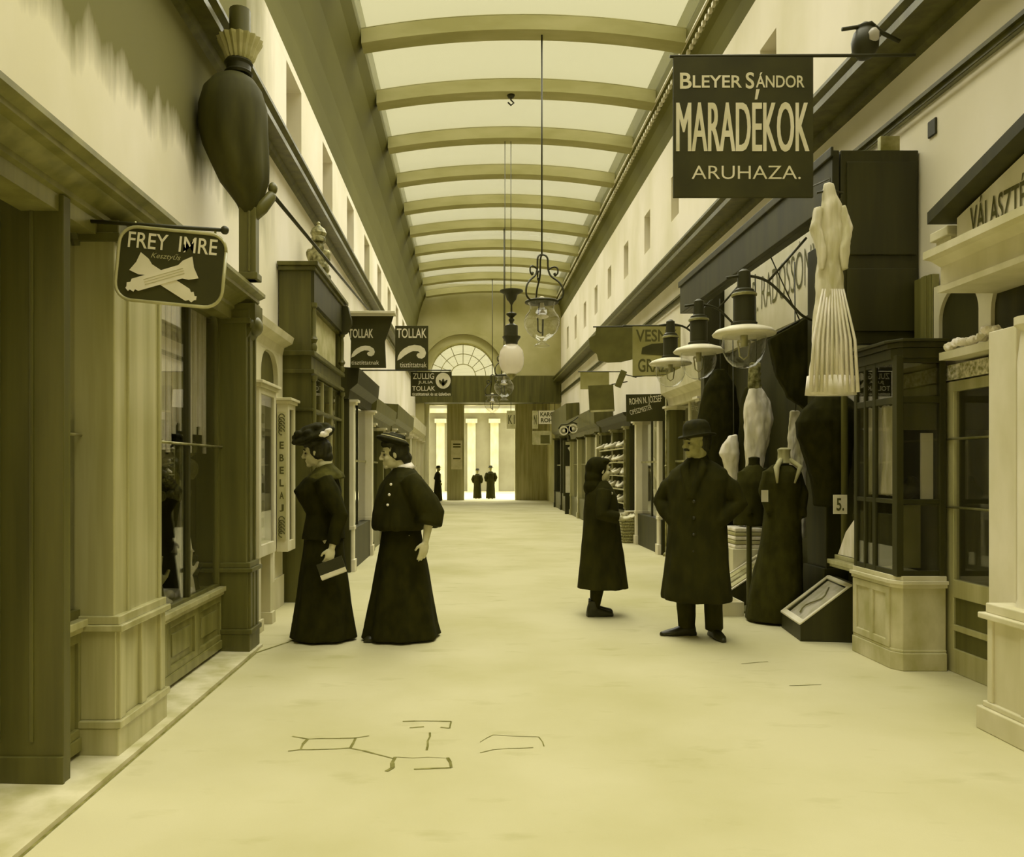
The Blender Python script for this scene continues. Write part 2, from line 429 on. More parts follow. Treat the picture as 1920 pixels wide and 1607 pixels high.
# skylight: shallow arched ribs with a sheet of glass in every bay
NB = 18
ys = [11.46 + 1.88 * k for k in range(-8, 10)]
xs = [-1.55 + i * (3.11 + 1.55) / 16 for i in range(17)]
for k, y0 in enumerate(ys):
    d = 0.17
    poly = [(x, vault(x) + .05) for x in xs] + [(x, vault(x) - d) for x in reversed(xs)]
    struct(MB().prism(poly, 'y', y0, y0 + .30).build('trim_%d' % (k + 4), M_beam))
edges = [YB] + ys + [YE]
for k in range(len(edges) - 1):
    a = edges[k] + (.30 if k else 0); b = edges[k + 1]
    if b - a < .05: continue
    poly = [(x, vault(x) + .035) for x in xs] + [(x, vault(x) + .045) for x in reversed(xs)]
    if b < -2.0:                                                     # unseen opaque bays added behind the camera to cut the light
        struct(MB().prism(poly, 'y', a, b).build('ceiling_light_block', M_beam)); continue
    n += 1
    struct(MB().prism(poly, 'y', a, b).build('window_%d' % n, M_sky))
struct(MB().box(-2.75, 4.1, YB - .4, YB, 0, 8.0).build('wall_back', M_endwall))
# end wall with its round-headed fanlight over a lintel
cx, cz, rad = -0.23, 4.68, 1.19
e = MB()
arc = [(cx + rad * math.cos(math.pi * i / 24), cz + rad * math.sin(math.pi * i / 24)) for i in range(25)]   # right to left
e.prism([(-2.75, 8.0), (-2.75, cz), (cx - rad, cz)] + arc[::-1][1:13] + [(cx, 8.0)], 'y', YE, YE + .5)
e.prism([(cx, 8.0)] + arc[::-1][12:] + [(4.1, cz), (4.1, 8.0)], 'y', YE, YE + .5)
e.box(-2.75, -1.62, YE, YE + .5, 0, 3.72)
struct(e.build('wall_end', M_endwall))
a2 = MB()
for r0, r1, dy in ((1.19, 1.29, .06), (1.50, 1.64, .09)):
    A = [(cx + r1 * math.cos(math.pi * i / 32), cz + r1 * math.sin(math.pi * i / 32)) for i in range(33)]
    B = [(cx + r0 * math.cos(math.pi * i / 32), cz + r0 * math.sin(math.pi * i / 32)) for i in range(33)]
    for i in range(32):
        a2.prism([A[i], A[i + 1], B[i + 1], B[i]], 'y', YE - dy, YE)
struct(a2.build('trim_30', M_beam))
struct(MB().box(-2.75, 4.1, YE - .12, YE + .5, 3.72, 4.68).build('trim_31', M_dwood))
fw = thing('window_60', None, None, (cx, YE + .25, cz)); struct(fw)
bars = MB()
for i in range(1, 8):
    a = math.pi * i / 8
    bars.tube([(cx + .46 * math.cos(a), YE + .25, cz + .46 * math.sin(a)), (cx + rad * math.cos(a), YE + .25, cz + rad * math.sin(a))], .013, 6)
for rr in (.46, .83, rad - .02):
    bars.tube([(cx + rr * math.cos(math.pi * i / 24), YE + .25, cz + rr * math.sin(math.pi * i / 24)) for i in range(25)], .014 if rr > .5 else .02, 6)
bars.build('glazing_bars', M_mwood, fw)
MB().prism(arc + [(cx - rad, cz)], 'y', YE + .26, YE + .265).build('pane', M_clear, fw)
# vestibule behind the lintel and its far openings
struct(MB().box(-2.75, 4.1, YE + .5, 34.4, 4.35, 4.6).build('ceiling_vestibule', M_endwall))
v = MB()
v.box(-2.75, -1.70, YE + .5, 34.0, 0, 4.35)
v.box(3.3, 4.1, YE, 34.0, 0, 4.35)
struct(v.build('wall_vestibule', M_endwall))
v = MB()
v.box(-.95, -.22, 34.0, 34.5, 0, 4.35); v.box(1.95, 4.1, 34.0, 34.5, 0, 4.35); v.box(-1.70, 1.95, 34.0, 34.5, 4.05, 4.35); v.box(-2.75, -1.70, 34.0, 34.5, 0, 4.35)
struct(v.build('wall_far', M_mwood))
# sunlit front across the street, with white pilasters
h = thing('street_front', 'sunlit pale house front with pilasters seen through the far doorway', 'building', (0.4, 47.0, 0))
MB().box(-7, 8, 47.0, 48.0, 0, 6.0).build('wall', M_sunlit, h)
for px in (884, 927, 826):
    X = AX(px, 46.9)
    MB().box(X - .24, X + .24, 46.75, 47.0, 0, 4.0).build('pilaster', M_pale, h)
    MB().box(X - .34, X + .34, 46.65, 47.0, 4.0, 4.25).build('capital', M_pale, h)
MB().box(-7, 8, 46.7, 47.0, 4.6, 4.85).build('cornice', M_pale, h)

t = MB(); t.box(3.245, 3.30, 3.0, 28.6, 4.02, 4.05); t.box(3.27, 3.30, 3.0, 28.6, 3.985, 4.02); t.tube([(3.262, 3.0, 3.955), (3.262, 28.6, 3.955)], .012, 6)
struct(t.build('trim_41', M_dwood))
# ------------------------------------------------------------------ left side: the glover's shopfront
def arched_plate(mb, xa, xb, y0, y1, z0, z1, oy0, oy1, oz0, oz1, r):
    """a plate on an x-plane with one opening whose top corners are rounded"""
    mb.box(xa, xb, y0, oy0, z0, z1); mb.box(xa, xb, oy1, y1, z0, z1)
    if oz0 > z0: mb.box(xa, xb, oy0, oy1, z0, oz0)
    if z1 > oz1: mb.box(xa, xb, oy0, oy1, oz1, z1)
    for s, yc in ((-1, oy0 + r), (1, oy1 - r)):
        poly = [(yc + s * r, oz1)]
        for i in range(9):
            a = math.pi / 2 * i / 8
            poly.append((yc + s * r * math.sin(a), oz1 - r + r * math.cos(a)))
        mb.prism(poly, 'x', xa, xb)
def moulding_y(mb, X, s, y0, y1, prof):
    """run a moulding along y; prof = (projection, z) pairs, projecting towards s"""
    mb.prism([(X + s * p, z) for p, z in prof], 'y', y0, y1)

g = thing('glove_shopfront', 'tall dark wooden shopfront with arched windows at the near left', 'shopfront', (-1.82, 4.6, 0))
def pilaster(y0, y1, xf, nm='pilaster', wm=None):
    wm = wm or M_mwood
    m = MB()
    m.box(-2.0, xf, y0, y1, .66, 2.50)                      # shaft
    m.box(-2.0, xf + .012, y0 + .24 * (y1 - y0), y0 + .30 * (y1 - y0), .66, 2.45)
    m.box(-2.0, xf + .012, y1 - .035, y1, .66, 2.45)
    p = m.build(nm, wm, g, bevel=.006)
    q = MB()
    q.box(-2.0, xf + .03, y0 - .025, y1 + .025, 0.0, .15)    # plinth
    q.box(-2.0, xf + .045, y0 - .03, y1 + .03, .15, .185)
    q.box(-2.0, xf + .012, y0 - .01, y1 + .01, .185, .60)
    for a, b in ((y0, y0 + .06), ((y0 + y1) / 2 - .03, (y0 + y1) / 2 + .03), (y1 - .06, y1)):
        q.box(-2.0, xf + .03, a, b, .185, .60)
    q.box(-2.0, xf + .05, y0 - .03, y1 + .03, .60, .63); q.box(-2.0, xf + .03, y0 - .015, y1 + .015, .63, .67)
    q.build('pedestal', wm, g, bevel=.005)
    c = MB()
    c.box(-2.0, xf + .03, y0 - .015, y1 + .015, 2.42, 2.46)
    c.box(-2.0, xf + .02, y0, y1, 2.46, 2.52)
    c.build('capital', M_dwood, g, bevel=.005)
pilaster(3.74, 4.29, -1.66)
pilaster(5.85, 6.08, -1.63, wm=M_dwood)
m = MB(); m.box(-2.55, -1.72, 3.39, 3.45, 0, 2.52); m.box(-2.5, -1.715, 3.375, 3.395, 0.0, .14)
for a, b in ((-1.86, -1.845), (-2.0, -1.985)): m.box(a, b, 3.38, 3.40, .2, 2.45)
m.build('end_panel', M_dwood, g, bevel=.004)
f = MB()
arched_plate(f, -1.86, -1.82, 3.45, 3.76, .66, 2.60, 3.47, 3.75, .70, 2.48, .13)
arched_plate(f, -1.86, -1.82, 4.27, 5.87, .50, 2.60, 4.33, 5.80, .52, 2.49, .16)
f.build('window_frame', M_dwood, g, bevel=.004)
MB().box(-1.847, -1.843, 3.46, 3.76, .48, 2.5).build('pane', M_pane, g)
MB().box(-1.847, -1.843, 4.30, 5.82, .50, 2.5).build('pane', M_pane, g)
MB().box(-1.87, -1.825, 5.20, 5.235, .5, 2.5).build('mullion', M_dwood2, g)
b = MB(); b.tube([(-1.815, 3.46, 1.515), (-1.815, 3.80, 1.515)], .007, 8); b.build('brass_rail', M_brass, g, True)
b = MB(); b.tube([(-1.81, 4.30, 1.515), (-1.81, 5.86, 1.515)], .008, 8); b.build('brass_rail', M_brass, g, True)
s = MB()
for y0, y1, zt in ((3.45, 3.76, .66), (4.27, 5.87, .50)):
    s.box(-2.0, -1.83, y0, y1, .05, zt)
    sl = MB(); sl.box(-2.0, -1.775, y0, y1, zt - .035, zt); sl.box(-2.0, -1.79, y0, y1, zt - .06, zt - .035); sl.build('sill', M_mwood, g, bevel=.004)
    s.box(-2.0, -1.80, y0, y1, .05, .11)
    k = 1 if y1 - y0 < .6 else 3; wd = (y1 - y0) / k
    for i in range(k):
        a = y0 + i * wd
        for (p, q_, r0, r1) in ((a, a + .05, .11, zt - .06), (a + wd - .05, a + wd, .11, zt - .06), (a, a + wd, .11, .15), (a, a + wd, zt - .11, zt - .06)):
            s.box(-2.0, -1.81, p, q_, r0, r1)
        s.box(-2.0, -1.82, a + .10, a + wd - .10, .20, zt - .16)
s.build('stall_riser', M_dwood3, g, bevel=.004)
c = MB()
moulding_y(c, -1.9, 1, 2.2, 6.10, [(0, 2.45), (.16, 2.45), (.16, 2.52), (.18, 2.53), (.18, 2.555), (.26, 2.60), (.30, 2.61), (.30, 2.635), (.345, 2.655), (.345, 2.68), (0, 2.70)])
c.box(-1.9, -1.60, 6.06, 6.12, 2.45, 2.60)
c.build('cornice', M_dwood3, g)
m = MB(); m.prism([(-1.82, 2.24), (-1.64, 2.30), (-1.57, 2.42), (-1.57, 2.57), (-1.82, 2.57)], 'y', 5.86, 6.07)
m.ell((-1.60, 5.965, 2.42), (.055, .12, .075)); m.build('bracket', M_dwood, g, 40)
k = MB(); k.box(-2.62, -2.55, 3.40, 5.95, .3, 2.6); k.box(-2.55, -1.9, 5.9, 5.95, .4, 2.6); k.box(-2.55, -1.9, 3.80, 3.84, .4, 2.6); k.box(-2.55, -1.87, 3.45, 5.9, 2.55, 2.6)
k.build('backing', M_dwood2, g)
MB().box(-2.55, -1.87, 3.46, 5.9, .42, .475).build('display_shelf', M_cream, g)
bl = MB()
for i in range(30):
    y = 4.36 + i * .049; bl.box(-1.915 - .012 * (i % 2), -1.905 - .012 * (i % 2), y, y + .049, 1.56 + .10 * math.sin(i * .8), 2.5)
bl.build('white_blind', M_white, g)
bl = MB(); bl.box(-1.91, -1.90, 3.47, 3.75, 1.60, 2.5); bl.build('white_blind', M_white, g)
st = MB().prism([(-2.0, 0.0), (-1.575, 0.0), (-1.575, .022), (-2.0, .03)], 'y', 2.0, 6.10)
struct(st.build('trim_40', M_stone))

# glovers' sign
def rrect(w, h, r, n=6):
    P = []
    for cx_, cz_, a0 in ((w/2-r, h/2-r, 0), (-w/2+r, h/2-r, 90), (-w/2+r, -h/2+r, 180), (w/2-r, -h/2+r, 270)):
        for i in range(n + 1):
            a = R(a0 + 90 * i / n); P.append((cx_ + r * math.cos(a), cz_ + r * math.sin(a)))
    return P
Ys = 3.68
sc_ = at(322, 502, Ys)
sg = thing('hanging_sign', 'black round-cornered sign with two crossed pale gloves, over the near left window', 'sign', sc_)
sg.rotation_euler = (0, R(5.5), 0)
MB().prism(rrect(.492, .336, .078), 'y', -.012, .012).build('board', M_board, sg, bevel=.003, local=True)
rim = rrect(.492, .336, .078)
MB().tube([(p, -.012, q) for p, q in rim + rim[:1]], .008, 6).build('rim', M_mwood, sg, True, local=True)
GL_K = .92
text('FREY  IMRE', (.0, -.013, .118), .445, .078, M_letter, sg, bold=.01, local=True)
text('Kesztyűs', (-.03, -.013, .046), .145, .034, M_letter_dim, sg, bold=-.004, shear=.35, local=True, label='dull script lettering')
def painted_glove(mb, a, b, wd, y):
    """flat painted long glove: flared cuff at a, fingertips at b"""
    a, b = Vector(a), Vector(b); d = (b - a).normalized(); nrm = Vector((-d.y, d.x)); L_ = (b - a).length
    def pt(t, s): q = a + d * (t * L_) + nrm * (s * wd); return (q.x, q.y)
    poly = [pt(0, -.85), pt(.02, 0), pt(0, .85), pt(.14, .75), pt(.22, .52), pt(.86, .5), pt(.90, .32), pt(.93, .46), pt(.97, .22), pt(1.0, .3), pt(1.02, .02), pt(1.0, -.06), pt(.98, -.34), pt(.93, -.30), pt(.90, -.5), pt(.22, -.52), pt(.14, -.75)]
    mb.prism([(x, z) for x, z in poly], 'y', y - .004, y)
gl = MB(); painted_glove(gl, (-.178, .012), (.135, -.150), .062, -.0125); gl.build('painted_glove', M_letter, sg, local=True)
gl = MB(); painted_glove(gl, (.125, .008), (-.205, -.122), .066, -.017); gl.build('painted_glove', M_letter, sg, local=True)
gl = MB()
for a, b in (((.07, -.014), (-.12, -.089)), ((.075, -.026), (-.115, -.101)), ((.065, -.002), (-.125, -.077))):
    gl.tube([(a[0], -.0215, a[1]), (b[0], -.0215, b[1])], .0017, 4)
gl.build('glove_stitching', M_letter_dim, sg, local=True)
for hx in (-.2, .2):
    hk = MB(); hk.tube([(hx, 0, .180), (hx, 0, .20), (hx - .004, 0, .212)], .006, 6); hk.build('hanger', M_brass, sg, True, local=True)
for ch_ in sg.children:
    if ch_.name.split('.')[0] not in ('board', 'rim'):
        for v_ in ch_.data.vertices: v_.co.x *= GL_K; v_.co.z *= GL_K
rd = MB(); rd.tube([(-1.80, 3.68, 2.50), (-1.13, 3.68, 2.455)], .009, 8); rd.ell((-1.125, 3.68, 2.455), (.02, .02, .02), None, 8, 6)
tag(rd.build('sign_rod', M_iron, None, True), 'thin iron rod carrying the crossed-gloves sign', 'rod')

# the giant bulb-shaped trade emblem on its post, over the end of the glover's cornice
em = thing('trade_emblem', 'huge dark bulb-shaped emblem with a pale fluted crown, on a post above left cornice', 'emblem', (-1.66, 5.72, 2.70))
def ripple_lathe(prof, n, rip, seed=0, k=9):
    rings = []
    for j, (r, z) in enumerate(prof):
        rings.append([Vector((r * (1 + rip(j, z) * math.sin(k * 2 * math.pi * i / n + seed)) * math.cos(2*math.pi*i/n), r * (1 + rip(j, z) * math.sin(k * 2 * math.pi * i / n + seed)) * math.sin(2*math.pi*i/n), z)) for i in range(n)])
    return MB().loft(rings)
def fold_lathe(L_, n, k, seed, amp):
    """rings (centre x, radius, z) with folds that deepen downwards"""
    out = []
    for j, (cx_, r, z) in enumerate(L_):
        f = amp * min(1, max(0, (j - 3) / 4))
        out.append([Vector((cx_ + r * (1 + f * math.sin(k * 2 * math.pi * i / n + seed) + f * .5 * math.sin((k + 4) * 2 * math.pi * i / n)) * math.cos(2*math.pi*i/n), r * (1 + f * math.sin(k * 2 * math.pi * i / n + seed)) * math.sin(2*math.pi*i/n), z)) for i in range(n)])
    return MB().loft(out)
E0 = 2.70
bd = fold_lathe([(-.02, .03, AZ(138, 5.72) - E0), (-.02, .085, AZ(142, 5.72) - E0), (-.025, .15, AZ(153, 5.72) - E0), (-.03, .205, AZ(172, 5.72) - E0), (-.03, .237, AZ(205, 5.72) - E0), (-.03, .238, AZ(245, 5.72) - E0), (-.01, .222, AZ(280, 5.72) - E0), (.02, .195, AZ(312, 5.72) - E0), (.045, .170, AZ(340, 5.72) - E0), (.065, .125, AZ(362, 5.72) - E0), (.08, .085, AZ(382, 5.72) - E0), (.085, .055, AZ(402, 5.72) - E0)], 56, 7, .6, .045)
bd.build('bulb', M_emblem, em, True, local=True)
bd = fold_lathe([(.03, .09, AZ(142, 5.72) - E0), (.03, .10, AZ(138, 5.72) - E0), (.03, .085, AZ(134, 5.72) - E0), (.03, .085, AZ(124, 5.72) - E0), (.03, .10, AZ(120, 5.72) - E0), (.03, .085, AZ(114, 5.72) - E0)], 30, 1, 0, 0); bd.xf(Matrix.Translation((-.02, 0, 0))); bd.build('neck_ring', M_iron, em, 40, local=True)
bd = ripple_lathe([(.085, AZ(116, 5.72) - E0), (.10, AZ(110, 5.72) - E0), (.12, AZ(95, 5.72) - E0), (.15, AZ(80, 5.72) - E0), (.155, AZ(76, 5.72) - E0), (.14, AZ(76, 5.72) - E0), (.11, AZ(88, 5.72) - E0)], 72, lambda j, z: .055, 0, 18); bd.xf(Matrix.Translation((.02, 0, 0))); bd.build('fluted_crown', M_letter_dim, em, False, local=True)
bd = MB(); bd.tube([(.02, 0, AZ(90, 5.72) - E0), (.02, 0, AZ(20, 5.72) - E0)], .075, 16); bd.build('upper_post', M_dwood, em, 40, local=True)
bd = MB(); bd.box(.085 - .06, .085 + .06, -.05, .05, 0.0, AZ(392, 5.72) - E0); bd.box(.01, .16, -.065, .065, 0, .05); bd.tube([(.10, -.055, .05), (.10, -.055, AZ(400, 5.72) - E0)], .012, 6); bd.build('post', M_dwood, em, bevel=.006, local=True)
bd = MB(); bd.tube([(.10, 0, .46), (.17, .02, .53), (.23, .05, .62), (.235, .08, .67)], [.05, .05, .04, .022], 8); bd.ell((.24, .06, .68), (.035, .035, .045), None, 10, 8); bd.build('scroll_bracket', M_dwood, em, True, local=True)
rd = MB(); rd.tube([(-1.44, 5.80, 3.36), (-1.57, 9.6, 3.69), (-1.70, 13.4, 4.02)], .016, 8)
tag(rd.build('stay_rod', M_iron, None, True), 'long thin iron stay running from the bulb emblem along the left wall', 'rod')

# ------------------------------------------------------------------ cream shop next door
g = thing('cream_shopfront', 'cream painted shopfront with small arched lights behind the dark pilaster', 'shopfront', (XL, 7.1, 0))
m = MB()
arched_plate(m, -1.93, -1.87, 6.15, 7.05, 1.98, 2.50, 6.35, 6.85, 2.10, 2.46, .24)
arched_plate(m, -1.93, -1.87, 7.05, 8.01, 1.98, 2.50, 7.18, 7.82, 2.10, 2.46, .24)
m.box(-1.93, -1.855, 6.15, 8.01, .0, .30); m.box(-1.93, -1.87, 6.15, 8.01, .30, 1.98)
for a in (6.15, 7.36): m.box(-1.93, -1.82, a, a + .12, .3, 1.95)
m.build('front', M_cream, g, bevel=.004)
MB().box(-1.925, -1.915, 6.2, 8.0, 2.05, 2.5).build('fanlight_glass', M_dwood, g)
c = MB(); moulding_y(c, -1.93, 1, 6.12, 8.0, [(0, 2.48), (.06, 2.48), (.08, 2.56), (.16, 2.60), (.18, 2.66), (0, 2.70)])
c.build('cornice', M_cream, g)
c = MB(); moulding_y(c, -1.93, 1, 6.15, 8.0, [(0, 1.95), (.05, 1.96), (.055, 2.0), (.075, 2.03), (.075, 2.06), (0, 2.09)]); c.build('ledge', M_cream, g)

def showcase(name, label, x0, x1, y0, y1, z0, z1, m, goods_v, face='x', parts=None, leg_to=0.0, cat='showcase'):
    """a wall-hung cabinet with panelled front, glazed side and small cornice"""
    r = thing(name, label, cat, ((x0 + x1) / 2, (y0 + y1) / 2, z0 if not leg_to else 0))
    b = MB(); b.box(x0, x1, y0, y0 + .02, z0, z1); b.box(x0, x1, y1 - .02, y1, z0, z1); b.box(x0, x0 + .02, y0, y1, z0, z1)
    b.box(x0, x1, y0, y1, z0, z0 + .10); b.box(x0, x1, y0, y1, z1 - .05, z1)
    for a, c_ in ((y0, y0 + .07), (y1 - .07, y1)): b.box(x1 - .03, x1, a, c_, z0, z1)
    b.build('body', m, r, bevel=.004)
    c_ = MB(); c_.box(x0, x1 + .04, y0 - .04, y1 + .04, z1 + .03, z1 + .055); c_.box(x0, x1 + .02, y0 - .02, y1 + .02, z1, z1 + .03); c_.build('cornice', m, r, bevel=.004)
    MB().box(x1 - .018, x1 - .014, y0 + .07, y1 - .07, z0 + .1, z1 - .05).build('pane', M_pane, r)
    return r
r = showcase('showcase', 'pale wall showcase half hidden behind the dark pilaster, left of the lettered one', -1.845, -1.72, 6.55, 7.12, .62, 2.03, M_cream, .6)
MB().box(-1.83, -1.80, 6.62, 7.05, .75, 1.95).build('display_card', M_paper, r)
b = MB()
for i in range(7): b.box(-1.80, -1.78, 6.70 + .02 * (i % 3), 6.95, .85 + .15 * i, .93 + .15 * i)
b.build('mounted_goods', M_brass, r)
b = MB(); b.box(-1.845, -1.74, 6.60, 6.68, 0, .62); b.box(-1.845, -1.74, 7.0, 7.08, 0, .62); b.box(-1.85, -1.72, 6.58, 6.70, 0, .10); b.box(-1.85, -1.72, 6.98, 7.10, 0, .10); b.build('leg', M_cream, r)
r = showcase('showcase', 'pale six-sided wall showcase with a vertical band of letters, beside the large-hatted woman', -1.845, -1.735, 7.66, 7.98, .56, 1.98, M_cream, .6)
MB().box(-1.82, -1.80, 7.72, 7.92, .75, 1.90).build('display_card', M_paper, r)
p = MB(); p.box(-1.83, -1.755, 7.645, 7.66, .68, 1.90)
p.build('letter_panel', M_letter_dim, r)
for i, ch in enumerate('EBELAJ'):
    text(ch, (-1.793, 7.644, 1.58 - i * .12), .042, .07, M_ink, r, bold=.03)
for zc in (1.78, .80):
    o_ = MB()
    for i in range(5):
        o_.tube([(-1.793 + .028 * math.cos(a), 7.643, zc + (i - 2) * .035 + .03 * math.sin(a)) for a in [R(40 * j) for j in range(8)]], .005, 5)
    o_.build('painted_scroll', M_ink, r)

# ------------------------------------------------------------------ dark two-storey shopfront
g = thing('two_storey_shopfront', 'dark wooden shopfront with glazed upper storey, behind the women on the left', 'shopfront', (-1.7, 9.0, 0))
m = MB()
m.box(-1.93, -1.60, 8.10, 8.16, .0, 3.36); m.box(-1.93, -1.60, 9.92, 9.98, 0, 3.36)
m.box(-1.93, -1.57, 8.10, 9.98, 0, .62); m.box(-1.93, -1.90, 8.1, 9.98, .6, 3.3)
m.box(-1.93, -1.60, 8.10, 9.98, 3.02, 3.36)
for za, zb, pr in ((2.32, 2.36, .035), (2.36, 2.50, .0), (2.50, 2.545, .04), (3.36, 3.40, .05), (3.40, 3.44, .08), (1.94, 1.97, .02)):
    m.box(-1.93, -1.60 + pr, 8.10 - pr, 9.98 + pr, za, zb)
m.build('carcass', M_dwood, g, bevel=.005)
for yy in (8.14, 9.94):
    for za, zb in ((2.55, 3.04), (.64, 2.30)):
        pr = [(.03, za), (.04, za + .04), (.025, za + .08), (.045, za + .12), (.025, za + .16), (.028, zb - .12), (.022, zb - .06), (.04, zb - .04), (.04, zb)]
        cols = MB(); cols.lathe(pr, (-1.585, yy, 0), 12); cols.build('turned_column', M_dwood, g, 40)
m = MB(); m.prism([(-1.60, 3.0), (-1.52, 3.04), (-1.46, 3.14), (-1.46, 3.2), (-1.50, 3.36), (-1.60, 3.36)], 'y', 9.86, 9.99); m.box(-1.62, -1.57, 8.1, 9.98, 3.04, 3.36); m.build('bracket', M_dwood2, g)
MB().box(-1.66, -1.65, 8.24, 9.86, 2.56, 3.03).build('upper_pane', M_letter_dim, g)  # opaque pale tone puts the window's reflection into its colour
MB().box(-1.62, -1.615, 8.2, 9.9, .64, 2.30).build('pane', M_pane, g)
m = MB(); m.box(-1.64, -1.60, 8.75, 8.80, .62, 2.3); m.box(-1.64, -1.60, 9.3, 9.35, .62, 2.3); m.build('glazing_bar', M_mwood, g)
# gilded arms standing on it
ga = thing('gilded_crest', 'gilded crowned crest standing on the dark two-storey shopfront', 'crest', (-1.735, 9.2, 3.49))
m = MB()
for (x, z, rx, rz, ry) in ((0, .10, .09, .12, .07), (-.07, .17, .06, .09, .05), (.07, .17, .06, .09, .05), (0, .27, .085, .13, .06), (-.09, .32, .05, .08, .04), (.09, .30, .05, .09, .04), (0, .42, .07, .09, .055), (.06, .06, .08, .06, .06), (-.06, .05, .08, .05, .06), (.10, -.02, .05, .07, .05)):
    m.ell((x, 0, z), (rx, ry, rz), None, 12, 8)
me = remesh(m, 'arms', .012, 1, wrinkle=.016, wscale=16); put('arms', me, M_gilt, ga, True, local=True)
m = MB(); m.lathe([(.08, .47), (.085, .50), (.075, .53), (.095, .57), (.075, .62), (.03, .655), (.02, .67), (.028, .685), (.005, .71)], (0, 0, 0), 14); m.build('crown', M_gilt, ga, 40, local=True)

# ------------------------------------------------------------------ further shops on the left
def far_shop(W, s, dep, y0, y1, zt, m, name, label, npil, mp, glass_top, cap=None, goods=0):
    """a shopfront against the wall plane W, standing out by dep towards the arcade (s = +1 left wall, -1 right wall)"""
    W = W + s * .012
    g = thing(name, label, 'shopfront', (W + s * dep / 2, (y0 + y1) / 2, 0)); xf = W + s * dep
    c = MB(); c.box(W, xf + s * .02, y0, y1, 0, .55); c.box(W, W + s * .03, y0, y1, .5, zt); c.box(W, xf, y0, y0 + .04, .5, zt); c.box(W, xf, y1 - .04, y1, .5, zt)
    c.build('carcass', m, g, bevel=.004)
    c = MB(); c.prism([(W, glass_top), (xf, glass_top), (xf + s * .02, glass_top + .12), (xf + s * .12, glass_top + .2), (xf + s * .14, zt), (W, zt + .03)], 'y', y0 - .05, y1 + .02)
    c.build('fascia', m, g)
    for i in range(npil):
        yy = y0 + .08 + (y1 - y0 - .3) * i / max(1, npil - 1)
        p = MB(); p.box(W, xf + s * .05, yy, yy + .14, .0, glass_top - .06); p.box(W, xf + s * .07, yy - .02, yy + .16, 0, .16); p.box(W, xf + s * .06, yy - .01, yy + .15, .55, .6); p.build('pilaster', mp, g, bevel=.004)
        p = MB(); p.box(W, xf + s * .08, yy - .02, yy + .16, glass_top - .06, glass_top - .03); p.box(W, xf + s * .11, yy - .04, yy + .18, glass_top - .03, glass_top); p.build('capital', cap or m, g)
    MB().box(xf - s * .06, xf - s * .055, y0 + .05, y1 - .05, .55, glass_top).build('pane', M_pane, g)
    b = MB(); b.box(xf - s * .07, xf - s * .04, y0 + .04, y1 - .04, 1.45, 1.48); b.build('rail', M_brass, g)
    b = MB(); b.box(xf - s * .07, xf - s * .04, (y0 + y1) / 2 - .02, (y0 + y1) / 2 + .02, .55, glass_top); b.build('glazing_bar', m, g)
    return g
far_shop(XL, 1, .36, 10.42, 12.7, 2.66, M_dwood2, 'feather_shopfront', 'black shopfront with two pale-capped pilasters under the feather signs', 2, M_pale, 2.26, M_pale)
far_shop(XL, 1, .30, 13.0, 16.4, 2.50, M_dwood, 'slim_shopfront', 'dark shopfront with dark pale-topped pilasters, just past the feather shop', 3, M_dwood, 2.1, M_pale)
far_shop(XL, 1, .30, 16.8, 21.5, 2.7, M_dwood, 'brown_shopfront', 'brown shopfront in the middle distance on the left', 3, M_mwood, 2.2, M_pale)
far_shop(XL, 1, .28, 22.0, 28.0, 2.8, M_cream, 'pale_shopfront', 'pale shopfront next to the far archway on the left', 4, M_cream, 2.3, M_pale)
# ------------------------------------------------------------------ right side: the near portal
g = thing('pale_portal', 'pale pedimented shop entrance with arched fanlight, cut by the right edge', 'shop entrance', (3.0, 4.5, 0))
m = MB()
m.box(2.70, 3.28, 3.85, 4.16, 0, .58); m.box(2.66, 3.28, 3.80, 4.20, 0, .12); m.box(2.68, 3.28, 3.83, 4.18, .12, .15)
m.box(2.66, 3.28, 3.81, 4.19, .58, .61); m.box(2.69, 3.28, 3.84, 4.17, .61, .66)
for a, b in ((3.86, 3.90), (4.11, 4.15)): m.box(2.685, 2.75, a, b, .15, .58)
m.build('pedestal', M_cream, g, bevel=.006)
m = MB(); m.box(2.83, 3.28, 4.14, 4.36, 0, 2.10); m.build('jamb', M_pale, g, bevel=.005)
m = MB(); m.lathe([(.085, .66), (.075, .70), (.075, 1.9), (.06, 2.05), (.09, 2.08), (.09, 2.12)], (2.83, 4.0, 0), 20); m.build('column', M_pale, g, 40)
m = MB()
moulding_y(m, 3.29, -1, 2.9, 4.94, [(0, 2.44), (.40, 2.44), (.40, 2.475), (.38, 2.48), (.38, 2.60), (.44, 2.635), (.49, 2.645), (.49, 2.69), (0, 2.74)])
m.build('entablature', M_cream, g)
m = MB(); m.box(3.08, 3.29, 5.12, 5.28, 2.70, 2.90); m.box(3.05, 3.29, 5.10, 5.30, 2.85, 2.91); m.build('corner_block', M_cream, g, bevel=.006)
MB().prism([(5.02, 2.74), (5.02, 2.93), (3.4, 3.37), (1.9, 2.96), (1.9, 2.74)], 'x', 3.06, 3.12).build('tympanum', M_pale, g)
MB().prism([(5.12, 2.92), (3.4, 3.384), (1.68, 2.92), (1.68, 2.99), (3.4, 3.46), (5.12, 2.995)], 'x', 2.93, 3.28).build('raking_cornice', M_dwood2, g)
text('VÁLASZTÉK', (3.055, 4.60, 2.865), .56, .165, M_ink, g, axes=RWALL, bold=.012)
